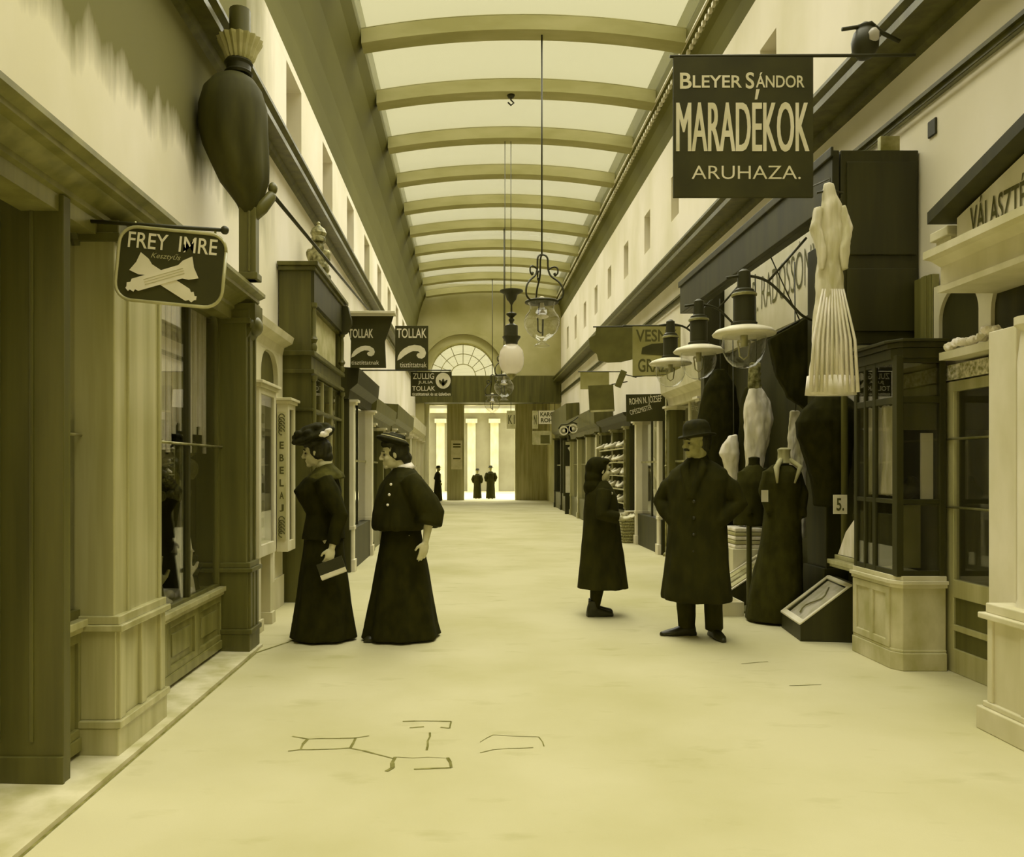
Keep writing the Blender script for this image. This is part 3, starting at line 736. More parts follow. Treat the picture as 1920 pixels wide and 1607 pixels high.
# fanlight, transom and door in the recess
m = MB()
arched_plate(m, 3.24, 3.285, 5.03, 5.58, 2.12, 2.62, 5.09, 5.52, 2.16, 2.58, .21)
arched_plate(m, 3.24, 3.285, 4.40, 5.03, 2.12, 2.62, 4.46, 4.97, 2.16, 2.58, .24)
m.box(3.10, 3.285, 4.38, 5.28, 2.07, 2.12)
m.build('fanlight_frame', M_cream, g)
MB().box(3.265, 3.27, 4.42, 5.56, 2.13, 2.6).build('fanlight_glass', M_dwood2, g)
m = MB(); m.box(3.22, 3.285, 4.42, 5.58, 1.95, 2.05); m.build('patterned_transom', mat('floral_transom', .92, .7, .55, (38, 38, 38), 3), g)
dr = thing('door_1', None, None, (3.25, 4.98, 0)); struct(dr)
d = MB()
for y0, y1, z0, z1 in ((4.42, 4.52, 0, 1.94), (5.33, 5.43, 0, 1.94), (4.42, 5.43, 0, .16), (4.42, 5.43, .50, .62), (4.42, 5.43, 1.87, 1.94), (4.42, 5.43, .28, .32)):
    d.box(3.225, 3.28, y0, y1, z0, z1)
d.build('door_frame', M_mwood, dr, bevel=.005)
MB().box(3.24, 3.275, 4.5, 5.35, .14, .52).build('door_panel', M_dwood, dr)
MB().box(3.245, 3.25, 4.52, 5.33, .62, 1.87).build('pane', M_pane, dr)
MB().box(3.265, 3.28, 4.5, 5.35, .6, 1.88).build('curtain', M_dwood2, dr)  # dark backing sheet standing in for the darkness behind the door glass
for z in (1.10, 1.555):
    b = MB(); b.tube([(3.215, 4.45, z), (3.215, 5.40, z)], .008, 8); b.build('push_rail', M_brass, dr, True)
m = MB(); m.box(3.225, 3.285, 5.60, 5.80, 0, 2.72); m.box(3.235, 3.285, 5.59, 5.60, 0, 2.72); m.box(3.215, 3.285, 5.64, 5.70, 0, 2.72); m.build('door_casing', M_dwood3, g, bevel=.005)
fl_ = MB()
for i in range(9):
    fl_.ell((3.16 + random.uniform(-.03, .03), 4.80 + i * .052, 2.155 + random.uniform(0, .05)), (.035, .035, .03), None, 8, 6)
me = remesh(fl_, 'paper_flowers', .010, 0, wrinkle=.02, wscale=30)
tag(put('paper_flowers', me, M_white, None, False), 'bunch of crumpled white paper flowers on the ledge under the right fanlight', 'flowers')

# ------------------------------------------------------------------ glazed corner case
g = thing('corner_showcase', 'tall dark glazed showcase on a pale panelled pedestal at the right', 'showcase', (3.05, 5.65, 0))
def octo(e): return [(2.87 - e, 5.43), (2.91 - e * .5, 5.37 - e), (3.20, 5.37 - e), (3.20, 5.97), (2.87 - e, 5.97)]
m = MB(); m.prism(octo(0), 'z', .13, .56); m.prism(octo(.015), 'z', 0, .12); m.prism(octo(.008), 'z', .12, .14)
for y0, y1 in ((5.45, 5.50), (5.67, 5.72), (5.91, 5.965)): m.box(2.858, 2.90, y0, y1, .14, .55)
m.box(2.858, 2.90, 5.45, 5.965, .14, .19); m.box(2.858, 2.90, 5.45, 5.965, .50, .55)
m.build('pedestal', M_stone, g, bevel=.005)
m = MB(); m.prism(octo(.02), 'z', .555, .58); m.prism(octo(.035), 'z', .58, .605); m.prism(octo(.01), 'z', .605, .635); m.build('ledge', M_cream, g, bevel=.003)
m = MB()
for x0, x1, y0, y1 in ((2.87, 2.915, 5.37, 5.43), (3.16, 3.20, 5.37, 5.41), (2.87, 2.90, 5.93, 5.97), (2.87, 2.895, 5.66, 5.70), (2.87, 2.895, 5.80, 5.825), (3.16, 3.2, 5.92, 5.97)): m.box(x0, x1, y0, y1, .63, 2.12)
for z0, z1 in ((.63, .67), (1.12, 1.15), (1.80, 1.845), (2.07, 2.12)):
    m.box(2.90, 3.18, 5.375, 5.40, z0, z1); m.box(2.873, 2.895, 5.40, 5.95, z0, z1)
m.box(3.185, 3.2, 5.4, 5.95, .63, 2.12); m.box(2.9, 3.19, 5.94, 5.965, .63, 2.12)
m.build('glazed_frame', M_dwood2, g, bevel=.003)
m = MB(); m.prism(octo(.01), 'z', 2.10, 2.17); m.prism(octo(.03), 'z', 2.17, 2.205); m.prism(octo(.055), 'z', 2.205, 2.225); m.build('cornice', M_dwood2, g, bevel=.004)
MB().box(2.92, 3.16, 5.384, 5.388, .65, 2.1).build('pane', M_pane, g)
MB().box(2.882, 2.886, 5.43, 5.93, .65, 2.1).build('pane', M_pane, g)
MB().box(2.90, 3.18, 5.42, 5.93, 1.125, 1.145).build('shelf', M_clear, g)
cu_ = MB().box(2.93, 3.17, 5.43, 5.44, 1.62, 2.08); cu_.build('valance', M_dwood, g)
cu_ = MB().box(2.99, 3.17, 5.62, 5.63, .66, 1.10); cu_.build('backing_card', mat('ochre_card', .62, .8, .48, (3, 3, 3), 3), g)
tag(MB().box(3.085, 3.165, 5.46, 5.475, 1.15, 1.60).build('display_card', M_paper, None), 'upright white card inside the glazed corner showcase', 'card')
h = MB(); h.ell((3.03, 5.52, 1.20), (.075, .06, .05)); h.ell((3.05, 5.52, 1.25), (.05, .05, .06)); h.ell((3.10, 5.52, 1.21), (.05, .04, .07)); h.ell((3.01, 5.5, 1.19), (.05, .04, .04))
me = remesh(h, 'trimmed_bonnet', .010, 2, wrinkle=.012, wscale=24); tag(put('trimmed_bonnet', me, M_felt, None, True), 'black trimmed bonnet on the shelf of the glazed corner showcase', 'hat')
dp = MB()
for i in range(9):
    x = 2.93; y = 5.50 + i * .045
    dp.tube([(x + .02 * math.sin(i * 2), y, 1.80), (x + .02, y + .012, 1.5), (x + .012 * math.cos(i), y, 1.17)], [.02, .026, .022], 8)
tag(put('hanging_ribbon', remesh(dp, 'hanging_ribbon', .01, 2, .006, 30), M_offwhite, None, True), 'pale ribbons hanging behind the side glass of the corner showcase', 'ribbons')

# ------------------------------------------------------------------ draper's shop under a dark canopy
g = thing('draper_shopfront', 'dark draper shopfront under a boxed canopy on the right, hung with clothes', 'shopfront', (3.0, 8.0, 0))
m = MB(); m.box(2.66, 2.71, 5.86, 10.1, 3.31, 3.69); m.box(2.64, 2.66, 5.84, 10.12, 3.64, 3.71); m.box(2.66, 3.285, 10.05, 10.1, 3.31, 3.69); m.box(2.71, 2.80, 5.86, 10.1, 3.31, 3.34)
m.build('canopy', M_dwood2, g, bevel=.006)
m = MB(); m.box(2.72, 3.29, 5.86, 5.92, 2.27, 3.69); m.box(2.76, 3.27, 5.84, 5.86, 2.36, 2.82); m.box(2.76, 3.27, 5.84, 5.86, 2.92, 3.6); m.build('end_panel', M_dwood2, g, bevel=.006)
m = MB(); m.box(3.06, 3.29, 6.86, 7.24, 0, 3.31); m.box(3.03, 3.29, 6.84, 7.26, 0, .5); m.build('pier', M_dwood2, g, bevel=.006)
m = MB(); m.box(2.95, 3.29, 10.05, 10.2, 0, 3.4); m.build('end_post', M_dwood2, g, bevel=.006)
MB().box(3.19, 3.285, 5.95, 10.0, 2.80, 3.65).build('name_board', M_pale, g)
text('R. RADOSSÓNYI', (3.185, 8.12, 3.27), 1.75, .36, M_board2, g, axes=RWALL, bold=-.012)
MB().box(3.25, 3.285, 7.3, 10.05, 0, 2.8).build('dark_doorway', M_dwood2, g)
m = MB(); m.box(3.14, 3.285, 5.99, 6.42, 0, .58); m.build('stall_riser', M_dwood2, g)
m = MB(); m.box(2.87, 3.285, 5.985, 6.42, .60, .635); m.box(2.89, 3.285, 5.985, 6.42, .575, .60); m.box(2.93, 3.0, 5.985, 6.42, .635, .67); m.build('sill', M_mwood, g, bevel=.004)
MB().box(3.0, 3.005, 5.98, 6.42, .67, 2.3).build('pane', M_pane, g)
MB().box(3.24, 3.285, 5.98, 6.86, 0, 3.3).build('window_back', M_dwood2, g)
m = MB(); m.box(2.985, 3.02, 5.975, 6.01, .64, 2.3); m.box(2.985, 3.02, 6.385, 6.425, .64, 2.3); m.box(2.985, 3.02, 5.98, 6.42, 2.26, 2.30); m.build('window_frame', M_dwood, g)
pc = thing('price_card', 'small white price card in the draper window beside the corner showcase', 'price card', (2.972, 6.30, 1.0))
MB().box(-.105, .0, -.006, .006, 0, .15).build('card', M_paper, pc, local=True)
text('5.', (-.055, -.008, .075), .06, .10, M_ink, pc, local=True)
tri = MB().loft([[Vector((2.94, 6.08, .675)), Vector((2.94, 6.38, .675)), Vector((2.975, 6.38, .675)), Vector((2.975, 6.08, .675))],
                 [Vector((2.945, 6.03, .86)), Vector((2.945, 6.26, .86)), Vector((2.972, 6.26, .86)), Vector((2.972, 6.03, .86))],
                 [Vector((2.95, 6.0, 1.02)), Vector((2.95, 6.06, 1.02)), Vector((2.97, 6.06, 1.02)), Vector((2.97, 6.0, 1.02))]])
tag(tri.build('folded_cloth', M_white, None), 'folded white cloth fanned out on the draper sill beside the corner showcase', 'cloth')

def garment(name, label, rings, m, vox=.012, wr=.012, ws=10, extra=None, cat='garment', seed=0, n=28, parts=None):
    """a hanging or mounted garment lofted through rings (centre x, y, z, half width x, half depth y)"""
    b = MB()
    b.loft([[Vector((c[0] + c[3] * math.cos(2*math.pi*i/n), c[1] + c[4] * math.sin(2*math.pi*i/n), c[2])) for i in range(n)] for c in rings])
    if extra: extra(b)
    me = remesh(b, name, vox, 3, wr, ws, seed=seed)
    return me
def hang(name, label, cat, rings, m, **k):
    hook = k.pop('hook', None)
    root = thing(name, label, cat, (rings[0][0], rings[0][1], rings[0][2]))
    me = garment(name, label, rings, m, **k); put('cloth', me, m, root, True)
    if hook:
        t_ = MB(); c = rings[-1]; t_.tube([(c[0], c[1], c[2] - .03), (c[0] + .01, c[1], c[2] + .04), (c[0], c[1], hook)], .006, 6); t_.build('hook', M_iron, root, True)
    return root
# white dress on its hook
hx, hy = AX(1556, 5.5), 5.5
def Z5(py): return AZ(py, 5.5)
root = hang('hanging_dress', 'long ivory dress hanging from a hook in front of the dark canopy panel', 'dress',
     [(AX(1560, hy), hy, Z5(738), .165, .07), (AX(1559, hy), hy, Z5(700), .15, .065), (AX(1557, hy), hy, Z5(600), .118, .06), (AX(1556, hy), hy, Z5(540), .098, .055), (AX(1555, hy), hy, Z5(490), .085, .05), (AX(1558, hy), hy, Z5(455), .092, .055), (AX(1558, hy), hy, Z5(430), .085, .05), (AX(1558, hy), hy, Z5(385), .07, .045), (AX(1556, hy), hy, Z5(360), .045, .03), (AX(1554, hy), hy, Z5(345), .028, .02)],
     M_offwhite, vox=.008, wr=.014, ws=15, hook=None, seed=3)
b_ = MB()
for i in range(10):
    a = -.14 + i * .031; b_.tube([(hx + a * .5, hy - .05, Z5(545)), (hx + a, hy - .068, Z5(640)), (hx + a * 1.15, hy - .07, Z5(737))], [.006, .010, .013], 6)
put('pleat', b_.mesh('pleat'), M_white, root, True)
b_ = MB(); b_.loft([[Vector((hx + .006 + q_ * math.cos(2*math.pi*i/40) * (1 + .03 * math.sin(i * 2.2)), hy + q_ * .5 * math.sin(2*math.pi*i/40), z)) for i in range(40)] for z, q_ in ((Z5(741), .172), (Z5(705), .158))]); b_.build('flounce', M_white, root, True)
for s in (-1, 1):
    b_ = MB(); b_.tube([(hx + s * .075, hy, Z5(390)), (hx + s * .11, hy - .02, Z5(430)), (hx + s * .075, hy - .05, Z5(470)), (hx + s * .08, hy - .055, Z5(510))], [.032, .04, .035, .022], 10); put('sleeve', remesh(b_, 'sleeve', .008, 2, .008, 20), M_offwhite, root, True)
b_ = MB(); b_.tube([(hx - .09, hy, Z5(362)), (hx, hy, Z5(356)), (hx + .09, hy, Z5(362))], .008, 6); b_.tube([(hx, hy, Z5(356)), (hx, hy, Z5(335)), (hx, 5.84, Z5(320))], .006, 6); b_.build('hanger', M_iron, root, True)
# clothes under the canopy
hang('black_cape', 'black round-shouldered cape hanging just below the ivory dress', 'cape',
     [(2.99, 6.62, 1.05, .13, .12), (2.98, 6.62, 1.30, .15, .15), (2.96, 6.62, 1.50, .20, .17), (2.955, 6.62, 1.62, .245, .18), (2.955, 6.62, 1.74, .25, .18), (2.96, 6.62, 1.84, .21, .15), (2.97, 6.62, 1.93, .12, .10), (2.97, 6.62, 1.99, .05, .05)], M_black, hook=3.31, wr=.014)
root = thing('dark_shawl', 'dark shawl spread flat under the canopy, left of the ivory dress', 'shawl', (2.9, 7.4, 2.2))
pts = [(1440, 636), (1520, 591), (1527, 600), (1527, 742), (1510, 770), (1478, 745), (1455, 705)]
b_ = MB().prism([(AX(x, 7.4), AZ(y, 7.4)) for x, y in pts], 'y', 7.36, 7.44)
put('cloth', remesh(b_, 'cloth', .014, 2, .012, 9), M_black2, root, True)
b_ = MB(); b_.tube([(AX(1438, 7.4), 7.4, AZ(634, 7.4)), (AX(1528, 7.4), 7.4, AZ(586, 7.4))], .012, 6); b_.tube([(AX(1500, 7.4), 7.4, AZ(602, 7.4)), (2.78, 7.4, 3.33)], .006, 5); b_.build('rail', M_iron, root, True)
hang('white_blouse', 'plump white blouse hanging in the dark draper doorway, right of the bowler-hatted man', 'blouse',
     [(AX(1414, 8.2), 8.2, AZ(895, 8.2), .09, .06), (AX(1416, 8.2), 8.2, AZ(852, 8.2), .10, .07), (AX(1419, 8.2), 8.2, AZ(822, 8.2), .13, .09), (AX(1422, 8.2), 8.2, AZ(785, 8.2), .148, .10), (AX(1420, 8.2), 8.2, AZ(755, 8.2), .125, .09), (AX(1417, 8.2), 8.2, AZ(735, 8.2), .085, .06), (AX(1416, 8.2), 8.2, AZ(722, 8.2), .04, .04)], M_white, hook=3.3, wr=.018, ws=14, seed=4)
hang('white_undersleeve', 'narrow white blouse hanging behind the bowler-hatted man', 'blouse',
     [(AX(1378, 8.7), 8.7, AZ(920, 8.7), .04, .04), (AX(1372, 8.7), 8.7, AZ(880, 8.7), .07, .05), (AX(1368, 8.7), 8.7, AZ(850, 8.7), .11, .07), (AX(1370, 8.7), 8.7, AZ(832, 8.7), .09, .06), (AX(1374, 8.7), 8.7, AZ(816, 8.7), .045, .04)], M_white, hook=2.9, wr=.014, ws=14, seed=8)
hang('pale_curtain', 'strip of pale curtain behind the headless dress forms', 'curtain',
     [(AX(1497, 7.52), 7.52, AZ(1010, 7.52), .07, .02), (AX(1496, 7.52), 7.52, AZ(900, 7.52), .085, .025), (AX(1494, 7.52), 7.52, AZ(800, 7.52), .085, .025), (AX(1490, 7.52), 7.52, AZ(770, 7.52), .04, .02)], M_offwhite, hook=3.3, wr=.012, ws=20, vox=.008, seed=2)
hang('patterned_scarf', 'mottled scarf hanging above the plump white blouse', 'scarf',
     [(AX(1415, 8.0), 8.0, AZ(728, 8.0), .07, .02), (AX(1414, 8.0), 8.0, AZ(705, 8.0), .065, .025), (AX(1416, 8.0), 8.0, AZ(680, 8.0), .05, .02)], mat('mottled_cloth', .66, .9, .36, (22, 22, 22), 3), hook=3.3, wr=.012, ws=20, vox=.008)
hang('black_cloak', 'long black cloak hanging in the draper doorway behind the bowler-hatted man', 'cloak',
     [(2.86, 9.2, .62, .20, .14), (2.86, 9.2, 1.2, .24, .15), (2.87, 9.2, 1.9, .25, .16), (2.88, 9.2, 2.3, .18, .12), (2.88, 9.2, 2.5, .06, .06)], M_black, hook=3.31, vox=.016)
hang('dark_skirt', 'dark skirt hanging in the draper doorway between the white blouses', 'skirt',
     [(3.06, 8.75, .75, .13, .12), (3.06, 8.75, 1.4, .13, .12), (3.06, 8.75, 2.0, .10, .10), (3.06, 8.75, 2.25, .05, .05)], M_black2, hook=3.31, vox=.016)

# headless dress forms
f = thing('dress_form', 'headless form in a long dark coat with pale collar, standing by the low case', 'dress form', (2.72, 7.1, 0))
Yf = 7.1
def ring(px, py, hw, hd, Y=Yf): return (AX(px, Y), Y, max(.015, AZ(py, Y)), hw, hd)
cx = garment('coat', '', [ring(1452, 1166, .245, .24), ring(1454, 1110, .225, .22), ring(1462, 1030, .18, .18), ring(1466, 975, .155, .16), ring(1468, 940, .15, .15), ring(1467, 905, .175, .15), ring(1466, 885, .15, .12), ring(1466, 872, .08, .07)], M_coat, vox=.012, wr=.012, ws=9,
    extra=lambda b: (b.tube([(AX(1440, Yf), Yf, AZ(884, Yf)), (AX(1432, Yf), Yf - .02, AZ(920, Yf)), (AX(1437, Yf), Yf - .08, AZ(960, Yf))], [.05, .055, .04], 12), b.tube([(AX(1490, Yf), Yf, AZ(884, Yf)), (AX(1502, Yf), Yf - .02, AZ(925, Yf)), (AX(1494, Yf), Yf - .08, AZ(968, Yf))], [.05, .06, .045], 12)), seed=5)
put('coat', cx, M_coat, f, True)
b = MB(); b.lathe([(.07, .0), (.055, .03), (.052, .09), (.058, .12), (.03, .135)], (AX(1470, Yf), Yf, AZ(868, Yf)), 20); b.build('neck', M_mwood, f, 40)
b = MB()
for s, a in ((-1, 0), (1, 0)):
    P = [Vector((AX(1470 + s * 8, Yf), Yf - .03, AZ(862, Yf))), Vector((AX(1470 + s * 22, Yf), Yf - .10, AZ(876, Yf))), Vector((AX(1470 + s * 16 - 10, Yf), Yf - .165, AZ(905, Yf)))]
    b.tube(P, [.022, .026, .008], 8)
b.build('lapel', M_letter_dim, f, True)
tg = MB().box(AX(1428, Yf - .2), AX(1440, Yf - .2), Yf - .205, Yf - .195, AZ(941, Yf - .2), AZ(919, Yf - .2)); tg.build('price_tag', M_paper, f)
f = thing('dress_form', 'headless form in a short dark jacket, half hidden behind the man and the long coat', 'dress form', (2.70, 7.62, 0))
Yg = 7.62
cx = garment('jacket', '', [ring(1405, 985, .15, .14, Yg), ring(1404, 955, .14, .13, Yg), ring(1406, 930, .13, .13, Yg), ring(1409, 905, .15, .13, Yg), ring(1412, 885, .12, .10, Yg), ring(1413, 872, .065, .06, Yg)], M_coat, vox=.012, wr=.012, ws=9,
    extra=lambda b: b.tube([(AX(1392, Yg), Yg, AZ(885, Yg)), (AX(1388, Yg), Yg - .06, AZ(930, Yg)), (AX(1398, Yg), Yg - .12, AZ(965, Yg))], [.05, .055, .04], 12), seed=6)
put('jacket', cx, M_coat, f, True)
b = MB(); b.lathe([(.06, 0), (.05, .04), (.052, .09), (.02, .10)], (AX(1414, Yg), Yg, AZ(876, Yg)), 18); b.build('neck', M_black2, f, 40)
b = MB(); b.tube([(2.665, Yg, .03), (2.665, Yg, .85)], .025, 10); b.lathe([(.16, 0), (.16, .02), (.04, .05)], (2.665, Yg, 0), 20); b.build('stand', M_dwood, f, 40)
b = MB()
for i in range(4): b.ell((AX(1426, Yg), Yg - .13 + .01 * i, AZ(880 + 9 * i, Yg)), (.02, .018, .018), None, 8, 6)
b.build('cloth_trim', M_felt, f, True)

# sloped floor cases
def floor_case(name, label, ox, oy, w_, d_, h0, h1, rz):
    """low case: w_ across the arcade, d_ along it, rising from h0 (aisle) to h1 (wall)"""
    r = thing(name, label, 'showcase', (ox, oy, 0), rz)
    b = MB()
    prof = [(0, 0), (w_, 0), (w_, h1), (w_ * .82, h1), (0, h0)]
    b.prism(prof, 'y', 0, .025); b.prism(prof, 'y', d_ - .025, d_)
    b.box(0, .025, 0, d_, 0, h0); b.box(w_ - .02, w_, 0, d_, 0, h1); b.box(w_ * .82, w_, 0, d_, h1 - .02, h1); b.box(0, w_, 0, d_, 0, .02)
    b.build('body', M_dwood2, r, bevel=.004, local=True)
    sl = (h1 - h0) / (w_ * .82)
    b = MB()
    for y0, y1 in ((-.006, .03), (d_ - .03, d_ + .006)):
        b.prism([(-.006, h0), (w_ * .82, h1), (w_ * .82, h1 + .012), (-.006, h0 + .012)], 'y', y0, y1)
    b.prism([(-.008, h0), (.03, h0 + .03 * sl), (.03, h0 + .03 * sl + .012), (-.008, h0 + .012)], 'y', 0, d_)
    b.prism([(w_ * .78, h1 - .04 * w_ * sl), (w_ * .84, h1), (w_ * .84, h1 + .014), (w_ * .78, h1 + .012 - .04 * w_ * sl)], 'y', 0, d_)
    b.build('rim', M_pale, r, local=True)
    b = MB(); b.prism([(.02, h0 - .03), (w_ * .8, h1 - .04), (w_ * .8, h1 - .03), (.02, h0 - .02)], 'y', .03, d_ - .03); b.build('lining', M_white, r, local=True)
    b = MB(); b.prism([(.0, h0 + .002), (w_ * .82, h1 + .002), (w_ * .82, h1 + .005), (.0, h0 + .005)], 'y', .02, d_ - .02); b.build('glass_lid', M_lid, r, local=True)
    return r
def on_case(w_, h0, h1, x, y, up): return Vector((x, y, h0 - .02 + (h1 - h0) * x / (w_ * .82) + up))
c1 = floor_case('sloped_case', 'low glass-topped sloping case with dark side on the floor beside the long coat', 2.60, 6.28, .46, .56, .13, .44, R(-7))
l = MB(); P = [on_case(.46, .13, .44, .08 + .03 * i, .30 + .06 * math.sin(i * .9), .004) for i in range(9)]
l.tube(P, .006, 6); l.build('chain', M_brass, c1, True, local=True)
c2_ = floor_case('sloped_case', 'pale sloping case of folded fabrics behind the man, right of his coat hem', 2.52, 7.86, .55, .66, .12, .44, R(-7))
for i, (x0, y0, ln) in enumerate(((.08, .1, .3), (.1, .3, .32), (.06, .48, .3))):
    l = MB(); l.prism([(x0, .13 + .31 / .45 * x0 - .012), (x0 + ln, .13 + .31 / .45 * (x0 + ln) - .012), (x0 + ln, .13 + .31 / .45 * (x0 + ln) + .0), (x0, .13 + .31 / .45 * x0 + .0)], 'y', y0, y0 + .13)
    l.build('folded_fabric', M_brass if i % 2 else M_letter_dim, c2_, local=True)
tr = thing('goods_tray', 'shallow pale wooden tray on the floor between the man and the long coat', 'tray', (2.40, 7.50, 0))
b = MB(); b.box(-.12, .12, -.16, .16, 0, .02); b.box(-.12, .12, -.16, -.145, 0, .13); b.box(-.12, .12, .145, .16, 0, .13); b.box(-.12, -.105, -.16, .16, 0, .13); b.box(.105, .12, -.16, .16, 0, .13); b.build('box', M_cream, tr, local=True)
MB().box(-.105, .105, -.145, .145, .02, .09).build('folded_linen', M_white, tr, bevel=.01, local=True)
b = MB()
for i in range(3):
    b.box(2.90, 3.2, 7.85 + .2 * i, 8.02 + .2 * i, .45 + .06 * i, .50 + .06 * i)
st_ = MB()
for i in range(5):
    s_ = MB().box(2.84, 3.14, 8.55, 8.95, .50 + .045 * i, .54 + .045 * i)
    o = s_.build('folded_linen', M_white if i % 2 == 0 else M_letter_dim, None, bevel=.012)
    tag(o, 'flat folded linen in the small pile behind the pale sloping case', 'linen', 'folded linens piled behind the sloping case')
MB_ = MB().box(2.80, 3.2, 8.5, 9.0, 0, .50); tag(MB_.build('plinth_box', M_cream, None, bevel=.006), 'pale box carrying the pile of folded linen behind the sloping case', 'box')

# ------------------------------------------------------------------ further shops on the right
far_shop(XR, -1, .22, 10.35, 12.3, 2.75, M_cream, 'pale_drapery_front', 'pale shopfront just past the dark canopy, behind the bowler hat', 2, M_dwood, 2.3, M_pale)
far_shop(XR, -1, .26, 12.5, 14.5, 2.45, M_dwood2, 'fabric_shopfront', 'dark shopfront with a white pilaster, between the girl and the man', 2, M_pale, 2.2, M_pale)
far_shop(XR, -1, .30, 14.9, 18.0, 2.40, M_dwood2, 'shoemaker_shopfront', 'dark shopfront with shelves of pale shoes behind the girl', 3, M_dwood, 2.15, M_brass)
far_shop(XR, -1, .30, 18.4, 23.5, 2.75, M_dwood, 'optician_shopfront', 'dark brown shopfront to the left of the girl, below the spectacles sign', 4, M_mwood, 2.2, M_dwood)
far_shop(XR, -1, .26, 24.0, 28.2, 3.3, M_dwood, 'far_shopfront', 'last dark shopfront on the right before the far archway', 3, M_dwood2, 2.4, M_dwood)

tag(MB().box(3.02, 3.16, 5.87, 5.92, 3.692, 3.80).build('small_box', M_brass, None, bevel=.004), 'small ochre box standing on top of the dark canopy end panel', 'box')
tag(MB().box(3.285, 3.30, 5.64, 5.74, 3.72, 3.84).build('hole_patch', M_iron, None, bevel=.01), 'small dark patch standing for a plaster hole in the bare right wall above the pediment', 'plate')  # flat dark piece added in place of a hole in the plaster
# ------------------------------------------------------------------ signs over the arcade
def sign(name, label, px0, px1, py0, py1, Y, m, roll=0.0, thick=.02, cat='sign', poly=None, group=None):
    c = at((px0 + px1) / 2, (py0 + py1) / 2, Y); r = thing(name, label, cat, c, 0, group); r.rotation_euler = (0, roll, 0)
    k = Y / F; w_, h_ = (px1 - px0) * k, (py1 - py0) * k
    if poly: P = [((x - (px0 + px1) / 2) * k, -(y - (py0 + py1) / 2) * k) for x, y in poly]
    else: P = [(-w_/2, -h_/2), (w_/2, -h_/2), (w_/2, h_/2), (-w_/2, h_/2)]
    MB().prism(P, 'y', -thick / 2, thick / 2).build('board', m, r, bevel=.003, local=True)
    r['k'] = k; r['cx'] = (px0 + px1) / 2; r['cy'] = (py0 + py1) / 2; r['t'] = thick
    return r
def stext(r, s, px0, px1, py0, py1, m=None, **k):
    kk = r['k']
    o = text(s, (((px0 + px1) / 2 - r['cx']) * kk, -r['t'] / 2 - .001, -((py0 + py1) / 2 - r['cy']) * kk), (px1 - px0) * kk, (py1 - py0) * kk, m or M_letter, r, local=True, **k)
    return o
def spoly(r, pts, m, name, d=.006):
    kk = r['k']
    return MB().prism([((x - r['cx']) * kk, -(y - r['cy']) * kk) for x, y in pts], 'y', -r['t'] / 2 - d, -r['t'] / 2 - .0005).build(name, m, r, local=True)
def srod(r, pts, rad, m=None, name='hanger'):
    """rod given in picture points at the sign's own distance"""
    kk = r['k']; b = MB(); b.tube([((x - r['cx']) * kk, dy, -(y - r['cy']) * kk) for x, y, dy in pts], rad, 8); return b.build(name, m or M_iron, r, True, local=True)
def clean(r):
    for q in ('k', 'cx', 'cy', 't'): del r[q]

s = sign('hanging_sign', 'big square black sign lettered for a remnant store, hanging at the upper right', 1262, 1524, 108, 371, 5.39, M_board)
stext(s, 'B', 1274, 1296, 138, 168, bold=.02); stext(s, 'LEYER', 1298, 1390, 143, 166, bold=.015, name='lettering')
stext(s, 'S', 1397, 1413, 137, 168, bold=.02); stext(s, 'ÁNDOR', 1416, 1507, 143, 166, bold=.015)
stext(s, 'MARADÉKOK', 1268, 1515, 193, 286, bold=0.0, fat=.0042)
stext(s, 'ARUHAZA.', 1296, 1500, 312, 337, bold=-.004)
srod(s, [(1256, 106, 0), (1400, 105, 0), (1630, 104, 0), (1716, 103, 0)], .011, name='rod')
clean(s)
# dark lantern on the cornice above that sign's rod
ln = thing('wall_lantern', 'small dark round lantern on the right cornice at the top edge', 'lantern', at(1622, 78, 5.55))
b = MB(); b.lathe([(.02, -.12), (.05, -.11), (.085, -.06), (.09, .0), (.075, .06), (.05, .09), (.06, .10), (.02, .13)], (0, 0, 0), 20); b.build('globe', M_iron, ln, True, local=True)
b = MB(); b.tube([(-.16, 0, .085), (-.06, 0, .10), (.04, 0, .13), (.12, 0, .06), (.24, 0, .0)], .014, 8); b.build('bracket', M_iron, ln, True, local=True)
b = MB(); b.lathe([(.012, -.04), (.035, -.03), (.04, .02), (.02, .05)], (.02, -.075, 0), 12); b.build('globe_highlight', M_milk, ln, True, local=True)  # pale boss added as the highlight on the dark globe

def feather(cx, cy, sx, sy):
    P = []
    out = [(-1.0, .55), (-.95, .25), (-.8, -.05), (-.55, -.3), (-.2, -.5), (.2, -.58), (.6, -.52), (.9, -.3), (1.0, 0), (.92, .28), (.7, .42), (.45, .36), (.33, .18), (.42, .02), (.58, .0), (.45, -.12), (.1, -.14), (-.2, 0), (-.5, .2), (-.75, .42)]
    return [(cx + x * sx, cy + y * sy) for x, y in out]
s = sign('feather_sign', 'black feather-cleaning sign standing on the black shopfront, the left one of two', 646, 738, 593, 690, 10.3, M_board, poly=[(646, 593), (738, 593), (732, 612), (722, 640), (724, 690), (657, 690), (658, 640)])
stext(s, 'TOLLAK', 654, 700, 617, 634, bold=.02)
spoly(s, feather(681, 660, 22, 20), M_letter, 'painted_feather'); stext(s, 'tisztíttatnak', 659, 711, 676, 684, bold=.0)
MB().box(-.36, .34, -.10, .12, .352, .385).build('cap', M_pale, s, bevel=.006, local=True)
clean(s)
s = sign('feather_sign', 'black rectangular feather-cleaning sign hanging free, right of its twin on the shopfront', 741, 803, 611, 693, 12.5, M_board)
stext(s, 'TOLLAK', 744, 800, 616, 634, bold=.01)
spoly(s, feather(772, 662, 27, 26), M_letter, 'painted_feather'); stext(s, 'tisztíttatnak', 750, 800, 679, 689, bold=.0)
